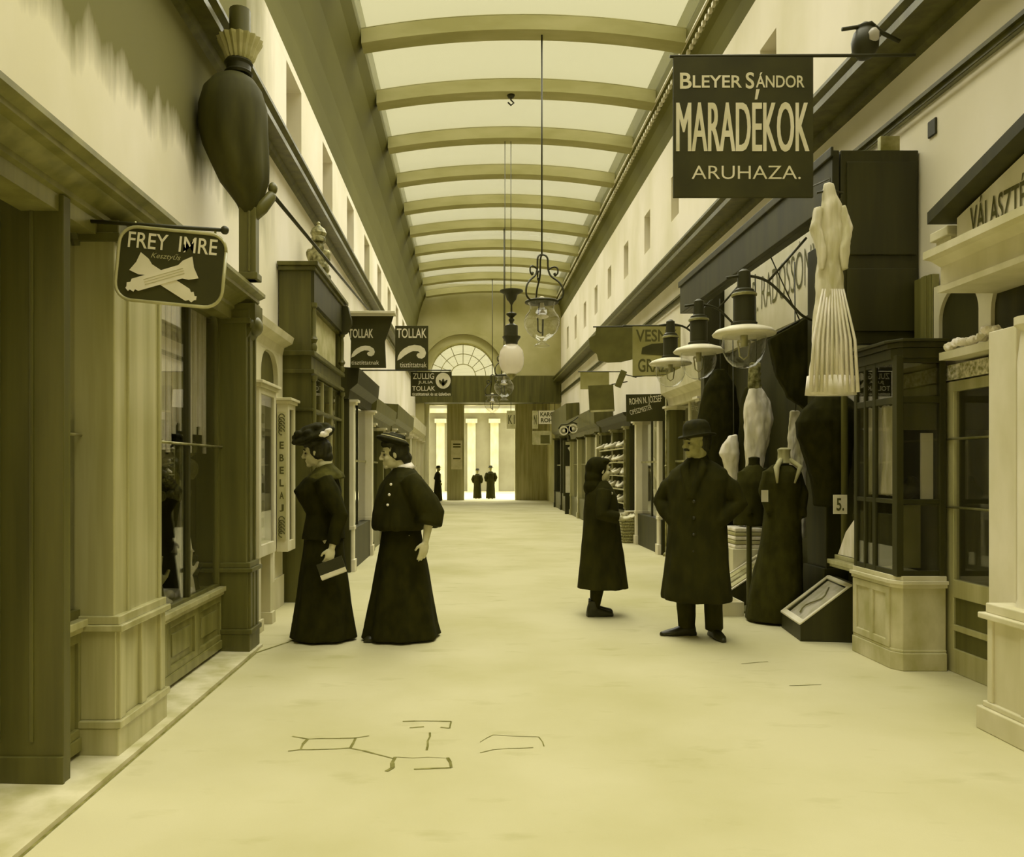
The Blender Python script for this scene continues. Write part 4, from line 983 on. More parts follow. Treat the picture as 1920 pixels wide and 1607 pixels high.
srod(s, [(636, 694, 0.02), (700, 694, 0.02), (803, 694, 0.02)], .012, name='rod')
clean(s)
s = sign('name_sign', 'small black sign with three names and a round feather emblem, nearest the far arch', 770, 847, 697, 743, 12.7, M_board)
stext(s, 'ZULLIG', 774, 814, 700, 711, bold=.01); stext(s, 'JULIA', 784, 812, 714, 721, bold=.01); stext(s, 'TOLLAK', 773, 816, 724, 733, bold=.01)
stext(s, 'tisztíttatnak és az üzletben', 773, 845, 736, 742, bold=.02)
spoly(s, [(831 + 14 * math.cos(2*math.pi*i/28), 714 + 15 * math.sin(2*math.pi*i/28)) for i in range(28)], M_letter, 'roundel')
for a in (-40, 0, 40):
    P = [(831 + 3 * math.cos(t_) * .8, 717 + 7 * math.sin(t_)) for t_ in [2*math.pi*i/14 for i in range(14)]]
    ca, sa = math.cos(R(a)), math.sin(R(a))
    spoly(s, [(831 + (x - 831) * ca - (y - 722) * sa, 722 + (x - 831) * sa + (y - 722) * ca) for x, y in P], M_board, 'roundel_feather', .012)
srod(s, [(660, 694.5, 0), (760, 694, 0), (846, 694.5, 0)], .011, name='rod')
clean(s)
# right-hand signs, near to far
M_olive = mat('faded_banner', .66, .85, .55, (2, 2, 2), 4, spec=.1)
s = sign('cloth_banner', 'faded olive banner with dark capitals behind the arc lamps', 1186, 1276, 612, 706, 12.35, M_olive)
stext(s, 'VESNY', 1192, 1268, 618, 641, M_ink, bold=.02); stext(s, 'GRAZ', 1196, 1252, 673, 698, M_ink, bold=.02)
spoly(s, [(1202, 664), (1204, 652), (1222, 645), (1250, 643), (1262, 648), (1264, 664), (1240, 667)], M_board, 'painted_hat')
srod(s, [(1168, 611, 0), (1240, 611, 0), (1280, 611, 0)], .014, name='rod'); srod(s, [(1186, 706, 0), (1240, 703, 0), (1276, 700, 0)], .012, name='bottom_rod')
clean(s)
s = sign('blank_sign', 'dark blank sign with cut corners hanging left of the olive banner', 1105, 1186, 614, 680, 13.6, M_board2, poly=[(1118, 614), (1186, 614), (1186, 674), (1165, 679), (1140, 680), (1122, 676), (1119, 664), (1106, 654), (1104, 634), (1116, 628)])
srod(s, [(1112, 613, 0), (1190, 612, 0), (1262, 611, 0)], .012, name='rod'); clean(s)
s = sign('shoemaker_sign', 'tilted dark sign with pale slanting lettering above the white pilaster', 1174, 1249, 739, 790, 12.40, M_board, roll=R(-1.0))
stext(s, 'ROHN N. JÓZSEF', 1180, 1241, 744, 760, bold=.01, roll=R(5)); stext(s, 'CIPÉSZMESTER', 1180, 1222, 764, 773, bold=.0, roll=R(14))
srod(s, [(1249, 742, 0), (1265, 741, 0), (1277, 741, 0)], .012, name='rod'); clean(s)
p = thing('pale_post', 'slender pale metal post left of the bowler-hatted man', 'post', (AX(1249, 12.38), 12.38, 0))
b = MB(); b.tube([(0, 0, 0), (0, 0, 2.6)], .017, 10); b.build('shaft', M_brass, p, True, local=True); b = MB(); b.lathe([(.05, 0), (.05, .03), (.02, .06)], n=16); b.build('foot', M_brass, p, True, local=True); b = MB(); b.lathe([(.02, 1.38), (.028, 1.39), (.02, 1.41)], n=12); b.build('collar', M_brass, p, True, local=True)
s = sign('board_sign', 'olive board sign high on the right, above the girl', 1088, 1142, 698, 730, 17.4, M_olive); srod(s, [(1084, 697, 0), (1130, 697, 0), (1164, 697, 0)], .012, name='rod'); clean(s)
s = sign('board_sign', 'dark square sign hung below the olive board sign', 1104, 1151, 722, 772, 16.6, M_board2, roll=R(-3)); srod(s, [(1148, 722, 0), (1165, 720, 0), (1178, 718, 0)], .012, name='bracket')
MB().box(-.24, .24, -.012, -.009, -.28, -.24).build('pale_edge', M_letter_dim, s, local=True); clean(s)
s = sign('tilted_sign', 'narrow dark sign tilted edgewise, right of the olive board sign', 1158, 1170, 694, 727, 15.8, M_board2, roll=R(22)); srod(s, [(1168, 700, 0), (1180, 698, 0), (1193, 697, 0)], .01, name='bracket'); clean(s)
# optician's spectacles
sp = thing('spectacles_sign', 'oversized pair of spectacles with painted eyes, hung on the right', 'sign', at(1066, 806, 21.0)); sp.rotation_euler = (0, R(-12), 0)
for s_ in (-1, 1):
    b = MB(); b.tube([(s_ * .125 + .105 * math.cos(2*math.pi*i/20), 0, .105 * math.sin(2*math.pi*i/20)) for i in range(21)], .018, 8); b.build('rim', M_letter, sp, True, local=True)
    MB().lathe([(.10, -.01), (.10, .01)], n=20, M=Matrix.Rotation(R(90), 4, 'X')).build('lens', M_board, sp, local=True)
    MB().ell((s_ * .125, -.015, 0), (.04, .02, .04), None, 12, 8).build('painted_eye', M_letter, sp, True, local=True)
b = MB(); b.tube([(-.25, 0, .08), (-.16, 0, .17), (0, 0, .15), (.16, 0, .17), (.25, 0, .10)], .018, 8); b.build('frame', M_board, sp, True, local=True)
b = MB(); b.tube([(0, 0, .15), (.2, 0, .22), (.36, 0, .30)], .014, 8); b.build('bracket', M_iron, sp, True, local=True)
# boards at the far end
s = sign('end_board', 'white board with two dark words hanging at the right of the far opening', 1010, 1047, 770, 795, 28.73, M_pale); stext(s, 'KAROL', 1013, 1044, 773, 781, M_ink, bold=.03); stext(s, 'ROHN', 1014, 1044, 784, 792, M_ink, bold=.03); srod(s, [(1018, 770, 0), (1018, 751, 0)], .01); srod(s, [(1040, 770, 0), (1040, 751, 0)], .01); clean(s)
s = sign('end_board', 'narrow pale board just left of the two-word white board at the far end', 998, 1009, 770, 804, 28.73, M_letter_dim); stext(s, 'N', 1001, 1006, 778, 796, M_ink, bold=.03); srod(s, [(1003, 770, 0), (1003, 751, 0)], .01); clean(s)
s = sign('end_board', 'pale board with two dark strokes over the middle far opening', 950, 967, 770, 804, 28.73, M_letter_dim); stext(s, 'K I', 953, 965, 778, 795, M_ink, bold=.03); srod(s, [(958, 770, 0), (958, 751, 0)], .01); clean(s)
s = sign('end_board', 'grey placard hanging low at the right of the far opening, under the white board', 998, 1034, 808, 834, 28.78, M_letter_dim, thick=.02); MB().box(-.05, .28, -.014, -.011, -.2, .1).build('printed_panel', M_board2, s, local=True); srod(s, [(1000, 808, .0), (1000, 751, .0)], .008); srod(s, [(1030, 808, .0), (1030, 751, .0)], .008); clean(s)
s = sign('poster', 'pale poster pasted on the left pier of the far opening', 846, 867, 826, 880, 33.97, M_paper, thick=.012)
for py in (833, 838, 860): MB().box(-.16, .16, -.010, -.007, -(py - 853) * s['k'] - .03, -(py - 853) * s['k'] + .03).build('print_line', M_ink, s, local=True)
clean(s)
s = sign('poster_case', 'upright case with a painted glove above a white poster, on the far right', 1056, 1088, 826, 930, 23.74, M_dwood2, thick=.10)
spoly(s, [(1060, 874), (1085, 874), (1085, 924), (1060, 924)], M_paper, 'poster', .02); spoly(s, [(1064, 840), (1068, 837), (1084, 856), (1082, 866), (1074, 858)], M_letter, 'painted_glove', .02); spoly(s, [(1060, 829), (1085, 829), (1085, 834), (1060, 834)], M_letter_dim, 'top_strip', .02)
MB().box(-.20, .20, -.05, .05, -1.42, -.80).build('stand', M_dwood2, s, local=True); clean(s)

# ------------------------------------------------------------------ lamps
def spline(pts, n=6):
    P = [Vector(p) for p in pts]; out = []
    for i in range(len(P) - 1):
        p0, p1, p2, p3 = P[max(i-1, 0)], P[i], P[i+1], P[min(i+2, len(P)-1)]
        for j in range(n):
            t = j / n; out.append(0.5 * ((2*p1) + (p2-p0)*t + (2*p0-5*p1+4*p2-p3)*t*t + (3*p1-p0-3*p2+p3)*t**3))
    return out + [P[-1]]
Z0 = AZ(605, 11.61)
lp = thing('pendant_lamp', 'large clear glass pendant lamp in a scrolled iron frame, nearest hanging lamp', 'lamp', (AX(1016, 11.61), 11.61, Z0), 0, 'clear glass pendant lamps')
top = vault(AX(1016, 11.61)) - .17 - Z0
b = MB(); b.tube([(0, 0, .97), (0, 0, top)], .012, 8); b.build('rod', M_iron, lp, True, local=True)
prof = [(.0, .985), (.05, .97), (.085, .92), (.09, .82), (.10, .74), (.14, .66), (.25, .57), (.31, .47), (.31, .36), (.24, .30)]
for k in range(3):
    a = R(100 + 120 * k); b = MB()
    b.tube([Vector((r_ * math.cos(a), r_ * math.sin(a), z_)) for r_, z_ in [(p.x, p.y) for p in spline([(q[0], q[1], 0) for q in prof])]], .014, 7)
    cu_ = [(.10, .76), (.15, .785), (.20, .79), (.235, .76), (.235, .70), (.205, .67), (.185, .70)]
    b.tube([Vector((p.x * math.cos(a), p.x * math.sin(a), p.y)) for p in spline([(q[0], q[1], 0) for q in cu_])], [.012] * 30 + [.02] * 7, 7)
    b.build('scrolled_arm', M_iron, lp, True, local=True)
b = MB(); b.lathe([(.19, .285), (.245, .285), (.25, .30), (.235, .315), (.19, .315)], n=32); b.build('ring', M_iron, lp, True, local=True)
b = MB(); b.loft([[Vector((r_ * math.cos(2*math.pi*i/36), r_ * math.sin(2*math.pi*i/36), z_)) for i in range(36)] for r_, z_ in ((.20, .285), (.18, .25), (.17, .21), (.19, .16), (.235, .10), (.262, .03), (.255, -.05), (.215, -.13), (.15, -.20), (.08, -.245), (.055, -.27), (.06, -.30), (.10, -.325), (.115, -.34), (.10, -.345))], cap=False); b.build('globe', M_clear, lp, True, local=True)
b = MB(); b.tube([(-.03, 0, .30), (-.06, 0, .06), (-.055, 0, -.12), (-.02, 0, -.15), (.01, 0, -.14), (.015, 0, .05)], .011, 8); b.tube([(.015, 0, .04), (.01, 0, -.19)], .014, 8); b.build('burner', M_iron, lp, True, local=True)
b = MB(); b.lathe([(.02, .05), (.09, .075), (.10, .09), (.05, .12), (.03, .30), (.045, .36), (.02, .38)], n=20); b.build('reflector', M_white, lp, True, local=True)
Z2 = AZ(672, 15.4)
for Y_, pxx, lab in ((21.0, 945, 'smaller clear pendant lamp below the milk-white globe'), (26.6, 923, 'farthest small pendant lamp, before the far opening')):
    c = copy_tree(lp, (AX(pxx, Y_), Y_, Z0 + vault(AX(pxx, Y_)) - vault(AX(1016, 11.61)) + .01), lab)
# milk globe lamp
l2 = thing('globe_lamp', 'milk-white globe lamp under a tall black fitting, on two long wires', 'lamp', (AX(959, 15.4), 15.4, Z2))
q = 15.4 / F
def yz(py): return -(py - 672) * q
b = MB(); b.lathe([(.06, yz(645)), (.15, yz(648)), (.22, yz(658)), (.247, yz(672)), (.235, yz(684)), (.19, yz(695)), (.10, yz(701)), (.03, yz(703))], n=32); b.build('globe', M_milk, l2, True, local=True)
b = MB(); b.lathe([(.12, yz(645)), (.12, yz(641)), (.175, yz(633)), (.175, yz(631)), (.122, yz(630)), (.122, yz(611)), (.09, yz(609)), (.03, yz(606))], n=24); b.build('housing', M_iron, l2, 40, local=True)
b = MB(); b.lathe([(.02, yz(607)), (.06, yz(600)), (.03, yz(596)), (.10, yz(590)), (.10, yz(588)), (.02, yz(585)), (.016, yz(572)), (.05, yz(566)), (.09, yz(562)), (.12, yz(552)), (.225, yz(547)), (.225, yz(545)), (.1, yz(543)), (.02, yz(542))], n=24); b.build('canopy', M_iron, l2, 40, local=True)
t_ = vault(AX(959, 15.4)) - .17 - Z2
b = MB(); b.tube([(-.01, 0, yz(543)), (-.01, 0, t_)], .007, 6); b.build('wire', M_iron, l2, True, local=True)
b = MB(); b.tube([(-.125, 0, yz(632)), (-.125, 0, t_)], .007, 6); b.build('wire', M_iron, l2, True, local=True)
b = MB(); b.lathe([(.08, yz(700)), (.10, yz(703)), (.05, yz(708)), (.02, yz(712))], n=16); b.build('bottom_cap', M_brass, l2, True, local=True)
hk = MB(); hk.tube([(0, 0, .03), (0, 0, -.06), (.05, 0, -.11), (0, 0, -.15), (-.05, 0, -.10)], .014, 6); hk.lathe([(.07, .02), (.05, -.02), (.02, -.03)], n=12); hk.xf(Matrix.Translation((AX(958, 13.49), 13.49, vault(AX(958, 13.49)) - .19)))
tag(hk.build('ceiling_hook', M_iron, None, True), 'empty dark hook on a skylight rib, above the pendant lamps', 'hook')
# arc lamps with flat shades along the right
Ya = 6.5; qa = Ya / F
al = thing('arc_lamp', 'nearest flat-shaded gas lamp with glass bowl, at the right', 'lamp', at(1395, 625, Ya), 0, 'flat-shaded gas lamps on the right')
def ax_(px): return (px - 1395) * qa
def az_(py): return -(py - 625) * qa
b = MB(); b.lathe([(.245, az_(629)), (.25, az_(626)), (.22, az_(619)), (.14, az_(613)), (.06, az_(611)), (.06, az_(616)), (.14, az_(619)), (.21, az_(625))], n=40); b.build('shade', M_pale, al, True, local=True)
b = MB(); b.lathe([(.10, az_(611)), (.105, az_(606)), (.085, az_(604)), (.085, az_(556)), (.095, az_(554)), (.095, az_(550)), (.08, az_(548)), (.08, az_(545)), (.055, az_(541)), (.05, az_(510)), (.02, az_(505))], n=24); b.build('chimney', M_iron, al, 40, local=True)
b = MB(); b.lathe([(.096, az_(556)), (.101, az_(555)), (.101, az_(552)), (.096, az_(551))], n=24); b.build('chimney_band', M_brass, al, 40, local=True)
b = MB(); b.loft([[Vector((r_ * math.cos(2*math.pi*i/32), r_ * math.sin(2*math.pi*i/32), z_)) for i in range(32)] for r_, z_ in ((.17, az_(628)), (.175, az_(645)), (.165, az_(660)), (.135, az_(675)), (.09, az_(686)), (.045, az_(690)), (.005, az_(691)))], cap=False); b.build('glass_bowl', M_clear, al, True, local=True)
b = MB(); b.tube([(0, 0, az_(622)), (0, 0, az_(650))], .03, 10); b.tube([(-.05, 0, az_(640)), (.05, 0, az_(640))], .012, 6); b.tube([(-.05, 0, az_(640)), (-.035, 0, az_(668)), (.0, 0, az_(674)), (.035, 0, az_(668)), (.05, 0, az_(640))], .007, 6); b.build('burner', M_brass, al, True, local=True)
b = MB(); b.tube(spline([(ax_(1362), 0, az_(521)), (ax_(1400), 0, az_(517)), (ax_(1438), 0, az_(527)), (ax_(1470), 0, az_(556)), (ax_(1502), 0, az_(590)), (ax_(1530), .05, az_(599))]), .012, 8); b.build('curved_arm', M_iron, al, True, local=True)
b = MB(); b.tube([(ax_(1440), 0, az_(528)), (ax_(1512), 0, az_(446))], .010, 8); b.build('stay', M_iron, al, True, local=True)
copy_tree(al, at(1310, 658, 8.05), 'middle one of the three flat-shaded gas lamps at the right')
copy_tree(al, at(1257, 681, 9.6), 'farthest and smallest of the three flat-shaded gas lamps, by the olive banner')
# ------------------------------------------------------------------ people
def head_shapes(mb, M, k=1.0):
    b = MB()
    b.ell((-.012, 0, .03), (.094, .074, .088)); b.ell((.026, 0, -.035), (.060, .057, .082)); b.ell((.066, 0, -.100), (.022, .025, .018))
    b.ell((.015, 0, -.075), (.055, .052, .045))
    b.tube([(.084, 0, .018), (.096, 0, -.008), (.110, 0, -.030)], [.010, .011, .013], 8); b.ell((.106, 0, -.032), (.014, .012, .011), None, 10, 8)
    for s in (-1, 1):
        b.ell((.094, s * .012, -.036), (.010, .008, .008), None, 8, 6); b.ell((.058, s * .034, -.032), (.026, .024, .026), None, 12, 8)
        b.ell((-.004, s * .074, -.012), (.017, .009, .029), None, 10, 8)
    b.tube([(.070, -.046, .020), (.086, -.02, .026), (.090, 0, .022), (.086, .02, .026), (.070, .046, .020)], .010, 8)
    b.tube([(.070, -.022, -.066), (.088, 0, -.061), (.070, .022, -.066)], .007, 8); b.tube([(.068, -.019, -.076), (.086, 0, -.075), (.068, .019, -.076)], .0075, 8)
    mb.add([M @ (p * k) for p in b.v], b.f)
def hand(mb, wrist, d, n, t, curl=(.3, .35, .4, .5), k=1.0):
    """palm, four fingers of unequal length bending towards n, thumb on side t; d = pointing direction"""
    w = Vector(wrist); d = Vector(d).normalized(); n = Vector(n); n = (n - d * n.dot(d)).normalized()
    t0 = d.cross(n); t = t0 if t0.dot(Vector(t)) > 0 else -t0
    M = Matrix((d, t, n)).transposed().to_4x4()
    mb.ell(w + d * .045 * k, (.055 * k, .041 * k, .017 * k), M, 14, 10)
    mb.ell(w + d * .005 * k, (.035 * k, .027 * k, .019 * k), M, 12, 8)
    for i, (o, l) in enumerate(((.031, .072), (.0105, .082), (-.0105, .076), (-.031, .060))):
        p = w + d * (.082 - abs(o) * .15) * k + t * o * k; a = 0; pts = [p - d * .02 * k, p]
        for seg in (.45, .32, .23):
            a += curl[i]; p = p + (d * math.cos(a) + n * math.sin(a)) * l * seg * k; pts.append(p)
        mb.tube(pts, [.0095 * k, .0092 * k, .0085 * k, .008 * k, .006 * k], 8)
    b0 = w + d * .022 * k + t * .03 * k; b1 = b0 + (d * .7 + t * .62 + n * .25).normalized() * .042 * k; b2 = b1 + (d * .9 + t * .15 + n * .4).normalized() * .032 * k
    mb.tube([w + d * .02 * k, b0, b1, b2], [.014 * k, .013 * k, .011 * k, .008 * k], 8)
def rings(b, L_, n=40, fold=0.0, nf=9, seed=0.0):
    b.loft([[Vector((c[0] + c[2] * math.cos(a) * (1 + fold * f * math.sin(nf * a + seed + 2 * math.sin(a))), c[3] * math.sin(a) * (1 + fold * f * math.sin(nf * a + seed + 2 * math.sin(a))) + (c[4] if len(c) > 4 else 0), c[1]))
             for a in [2*math.pi*i/n for i in range(n)]] for c in L_ for f in [max(0, 1 - c[1] / 1.0)]])
def headM(x, z, yaw=0.0, pitch=0.0, y=0.0):
    return Matrix.Translation((x, y, z)) @ Matrix.Rotation(yaw, 4, 'Z') @ Matrix.Rotation(pitch, 4, 'Y')
def eyes(root, HM, k=1.0):
    for s in (-1, 1):
        b = MB(); b.ell((.0, 0, 0), (.008, .012, .0075), None, 10, 8)
        b.xf(HM @ Matrix.Scale(k, 4) @ Matrix.Translation((.0775, s * .031, -.002))); b.build('eye', M_eye, root, True, local=True)
        b = MB(); b.tube([HM @ (Vector(p) * k) for p in ((.074, s * .050, .022), (.088, s * .032, .031), (.094, s * .014, .027))], .0042, 6); b.build('eyebrow', M_hair, root, True, local=True)
def body(root, HM, k, hz, sz, sw, arms, legs, feet, skin, vox=.0055, curls=None, neck=None):
    """one continuous body: torso, neck, head, arms with hands, legs"""
    b = MB(); s = sz / 1.29
    rings(b, [(0, hz - .06, .06, .10), (0, hz, .10, .145), (0, hz + .10, .105, .15), (.0, sz - .28, .085, .118), (.01, sz - .14, .105, .14), (.005, sz - .02, .09, .16), (-.005, sz + .04, .06, .10), (-.01, sz + .075, .045, .05)], 24)
    hb = HM @ (Vector((-.028, 0, -.075)) * k)
    b.tube([(-.012, 0, sz + .03), (hb.x * .5 - .01, hb.y * .5, (sz + .05 + hb.z) / 2), hb, HM @ (Vector((-.01, 0, -.02)) * k)], [.058 * k, .05 * k, .05 * k, .05 * k], 14)
    head_shapes(b, HM, k)
    for a in arms:
        S, E, W = [Vector(p) for p in a['p']]
        b.tube([S, S.lerp(E, .5), E, E.lerp(W, .4), W], [.048, .043, .036, .036, .024], 12)
        hand(b, W, a['d'], a['n'], a['t'], a.get('curl', (.3, .35, .4, .45)), a.get('k', .95))
    for (H, K_, A) in legs: b.tube([H, Vector(H).lerp(Vector(K_), .5), K_, Vector(K_).lerp(Vector(A), .4), A], [.085, .075, .055, .053, .036], 12)
    for (A, ang) in feet:
        q = Matrix.Translation(A) @ Matrix.Rotation(ang, 4, 'Z'); f = MB(); f.ell((.04, 0, -.058), (.10, .03, .024), None, 14, 8); f.ell((0, 0, -.03), (.036, .032, .045), None, 12, 8); b.add([q @ p for p in f.v], f.f)
    put('body', remesh(b, 'body', vox, 2), skin, root, True, local=True)
def shoe(root, A, ang, ln=.27, m=None, h=.10, name='shoe'):
    q = Matrix.Translation((A[0], A[1], 0)) @ Matrix.Rotation(ang, 4, 'Z'); f = MB()
    def ring(x, hw, zt): return [Vector((x, hw * math.cos(a), max(0.004, zt * .5 + zt * .5 * math.sin(a)) if math.sin(a) > -.3 else .004)) for a in [2*math.pi*i/16 for i in range(16)]]
    f.loft([ring(-.075, .020, .06), ring(-.06, .036, .11), ring(-.02, .042, .12), ring(.04, .042, .085), ring(.11, .045, .062), ring(.16, .040, .050), ring(ln - .08, .020, .035), ring(ln - .072, .008, .025)])
    f.tube([(-.012, 0, .06), (-.012, 0, .10 + h)], [.05, .048], 14)
    f.box(-.075, -.01, -.035, .035, 0, .025)
    f.xf(q); put(name, remesh(f, name, .007, 2), m or M_leather, root, True, local=True)

# --- woman in the large hat -------------------------------------------------
W1 = thing('person', 'woman in a large dark hat with white bow and long black dress, holding a book', 'person', at(607, 1198, 6.375), R(187))
W1.location.z = 0
HM = headM(.065, 1.49, R(-4), R(8))
arms = [dict(p=((-.0, .165, 1.27), (-.14, .235, 1.0), (-.075, .255, .745)), d=(.25, .1, -1), n=(.4, -1, 0), t=(1, .2, 0), curl=(.5, .55, .6, .65)),
        dict(p=((.0, -.165, 1.27), (-.08, -.25, 1.0), (.02, -.25, .76)), d=(.25, 0, -1), n=(.3, 1, 0), t=(1, 0, 0))]
body(W1, HM, .97, .84, 1.28, .165, arms, [((0, .085, .84), (.02, .085, .46), (0, .08, .09)), ((0, -.085, .84), (.03, -.085, .46), (.05, -.08, .09))], [((0, .08, .09), 0), ((.05, -.08, .09), 0)], M_skin)
eyes(W1, HM, .97)
b = MB(); rings(b, [(0, .015, .262, .25), (0, .12, .245, .235), (0, .30, .215, .205), (0, .50, .190, .185), (0, .70, .165, .172), (0, .86, .15, .165), (.005, .98, .115, .135), (.005, 1.03, .10, .12)], 64, .05, 9, .4)
put('skirt', remesh(b, 'skirt', .012, 2, .006, 7, seed=1), M_black, W1, True, local=True)
b = MB(); rings(b, [(0, .80, .172, .19), (0, .90, .155, .17), (.008, 1.0, .130, .148), (.03, 1.10, .168, .170), (.045, 1.18, .190, .18), (.02, 1.27, .14, .19), (.0, 1.325, .085, .13), (.0, 1.37, .062, .068), (.005, 1.395, .06, .06)], 40)
for a in arms:
    S, E, Wr = [Vector(p) for p in a['p']]; b.tube([S + Vector((0, 0, .01)), S.lerp(E, .35), S.lerp(E, .75), E, E.lerp(Wr, .5), E.lerp(Wr, .88)], [.078, .088, .072, .06, .052, .045], 14)
put('jacket', remesh(b, 'jacket', .009, 3, .008, 11, seed=2), M_black, W1, True, local=True)
b = MB(); b.loft([[Vector((.0 + r_ * 1.05 * math.cos(a) - .005, r_ * 1.25 * math.sin(a), z_ - .02 * math.cos(a))) for a in [2*math.pi*i/32 for i in range(32)]] for r_, z_ in ((.160, 1.262), (.145, 1.30), (.105, 1.338), (.07, 1.37), (.065, 1.385))])
put('shoulder_cape', remesh(b, 'shoulder_cape', .009, 2, .006, 14), mat('charcoal_cloth', .34, .9, .24, (14, 14, 14), 3, spec=.1), W1, True, local=True)
b = MB(); b.ell((-.035, 0, .02), (.100, .086, .100)); b.ell((-.085, 0, -.05), (.05, .055, .05)); b.ell((.0, 0, .075), (.095, .084, .055)); b.ell((-.03, .05, -.02), (.05, .035, .045)); b.ell((-.03, -.05, -.02), (.05, .035, .045)); b.xf(HM)
put('hair', remesh(b, 'hair', .008, 2, .005, 40), M_hair, W1, True, local=True)
hat = HM @ Matrix.Translation((-.005, 0, .115)) @ Matrix.Rotation(R(12), 4, 'Y')
b = MB(); b.loft([[Vector((r_ * 1.08 * math.cos(a), r_ * math.sin(a), z_ + zz * math.cos(2 * a + .5))) for a in [2*math.pi*i/40 for i in range(40)]] for r_, z_, zz in ((.09, -.035, 0), (.155, -.012, .012), (.168, .004, .014), (.155, .022, .012), (.11, .045, .004), (.10, .085, 0), (.06, .105, 0))])
for i in range(9): b.ell((.12 * math.cos(i * .7), .11 * math.sin(i * .7), .05 + .012 * math.sin(i * 2.3)), (.045, .04, .03), None, 10, 8)
b.xf(hat); put('hat', remesh(b, 'hat', .009, 2, .007, 26, seed=3), M_felt, W1, True, local=True)
b = MB()
for dx, dz, rx, rz in ((-.075, -.004, .036, .020), (-.135, .0, .034, .020), (-.105, -.018, .030, .022)): b.ell((dx, .135, dz), (rx, .018, rz), None, 12, 8)
b.xf(hat); put('hat_bow', remesh(b, 'hat_bow', .006, 2, .006, 50), M_white, W1, True, local=True)
b = MB(); b.lathe([(.064, 1.365), (.068, 1.38), (.062, 1.415), (.058, 1.415)], (.0, 0, 0), 24); b.build('collar', M_letter_dim, W1, True, local=True)
shoe(W1, (.0, .08), 0); shoe(W1, (.05, -.08), 0)
# the book she holds
bk = thing('book', 'dark-covered book with pale page edge in the large-hatted woman\'s lowered hand', 'book', (0, 0, 0))
bm_ = Matrix.Rotation(R(187), 4, 'Z'); pos = W1.location + bm_ @ Vector((-.080, .268, .585)); bk.location = pos
bk.rotation_euler = (0, R(-20), R(7))
MB().box(-.10, .10, -.018, -.013, -.045, .075).build('cover', M_leather, bk, local=True); MB().box(-.10, .10, .013, .018, -.045, .075).build('cover', M_leather, bk, local=True)
MB().box(-.097, .097, -.013, .013, -.052, .07).build('pages', M_paper, bk, local=True)
MB().box(-.10, .10, -.0195, -.018, -.045, -.012).build('paper_band', M_paper, bk, local=True)

# --- bare-handed woman ------------------------------------------------------
W2 = thing('person', 'woman in a loose dark jacket with white buttons and small flat hat, bare hand lowered', 'person', at(753, 1195, 6.42), R(199))
W2.location.z = 0
HM = headM(.07, 1.475, R(-6), R(6))
arms = [dict(p=((-.03, .175, 1.26), (-.165, .255, 1.0), (-.115, .295, .79)), d=(.22, .02, -1), n=(.3, -1, .1), t=(1, .35, 0), curl=(.16, .2, .24, .3), k=1.0),
        dict(p=((-.03, -.175, 1.26), (-.12, -.26, 1.0), (.04, -.25, .86)), d=(.5, .1, -.9), n=(0, 1, 0), t=(1, 0, 0))]
body(W2, HM, .98, .84, 1.27, .17, arms, [((0, .085, .84), (.05, .085, .46), (.10, .08, .09)), ((0, -.085, .84), (.02, -.085, .46), (0, -.08, .09))], [((.10, .08, .09), 0), ((0, -.08, .09), 0)], M_skin, vox=.005)
eyes(W2, HM, .98)
b = MB(); rings(b, [(0, .015, .315, .29), (0, .10, .295, .27), (0, .28, .262, .245), (0, .48, .228, .215), (0, .70, .188, .185), (0, .88, .155, .165), (0, .98, .12, .14)], 64, .055, 8, 1.4)
put('skirt', remesh(b, 'skirt', .012, 2, .006, 7, seed=11), M_black, W2, True, local=True)
b = MB(); rings(b, [(.02, .87, .205, .235), (.02, .90, .215, .245), (.025, 1.0, .205, .235), (.02, 1.12, .192, .22), (.0, 1.22, .172, .21), (-.02, 1.29, .14, .19), (-.02, 1.335, .095, .14), (-.015, 1.375, .066, .072)], 44)
for a, rr in zip(arms, (1.0, .9)):
    S, E, Wr = [Vector(p) for p in a['p']]; b.tube([S + Vector((.02, -.02 if a is arms[0] else .02, .02)), S.lerp(E, .3), S.lerp(E, .7), E, E.lerp(Wr, .35), E.lerp(Wr, .42)], [.085 * rr, .108 * rr, .115 * rr, .112 * rr, .108 * rr, .09 * rr], 18)
put('jacket', remesh(b, 'jacket', .009, 3, .012, 9, seed=12), M_black2, W2, True, local=True)
for z, ang in ((1.235, 54), (1.155, 50), (1.075, 46)):
    q = Vector((.015 + .20 * math.cos(R(ang)), .232 * math.sin(R(ang)), z)); bt = MB(); bt.ell(q, (.011, .011, .011), None, 12, 8); bt.build('button', M_white, W2, True, local=True)
b = MB(); cm = Matrix.Translation((-.018, 0, 1.372)) @ Matrix.Rotation(R(14), 4, 'Y'); b.loft([[cm @ Vector((r_ * math.cos(a), r_ * 1.05 * math.sin(a), z_)) for a in [2*math.pi*i/32 for i in range(32)]] for r_, z_ in ((.090, -.028), (.078, .0), (.068, .022), (.062, .022))]); b.build('collar', M_white, W2, True, local=True)
b = MB(); b.ell((-.035, 0, .025), (.100, .086, .098)); b.ell((-.095, 0, -.045), (.055, .055, .055)); b.ell((.01, 0, .085), (.085, .08, .045)); b.ell((-.03, .05, .0), (.045, .036, .045)); b.ell((-.03, -.05, .0), (.045, .036, .045)); b.xf(HM)
put('hair', remesh(b, 'hair', .008, 2, .005, 40, seed=4), M_hair, W2, True, local=True)
hat = HM @ Matrix.Translation((-.01, 0, .105)) @ Matrix.Rotation(R(-21), 4, 'Y')
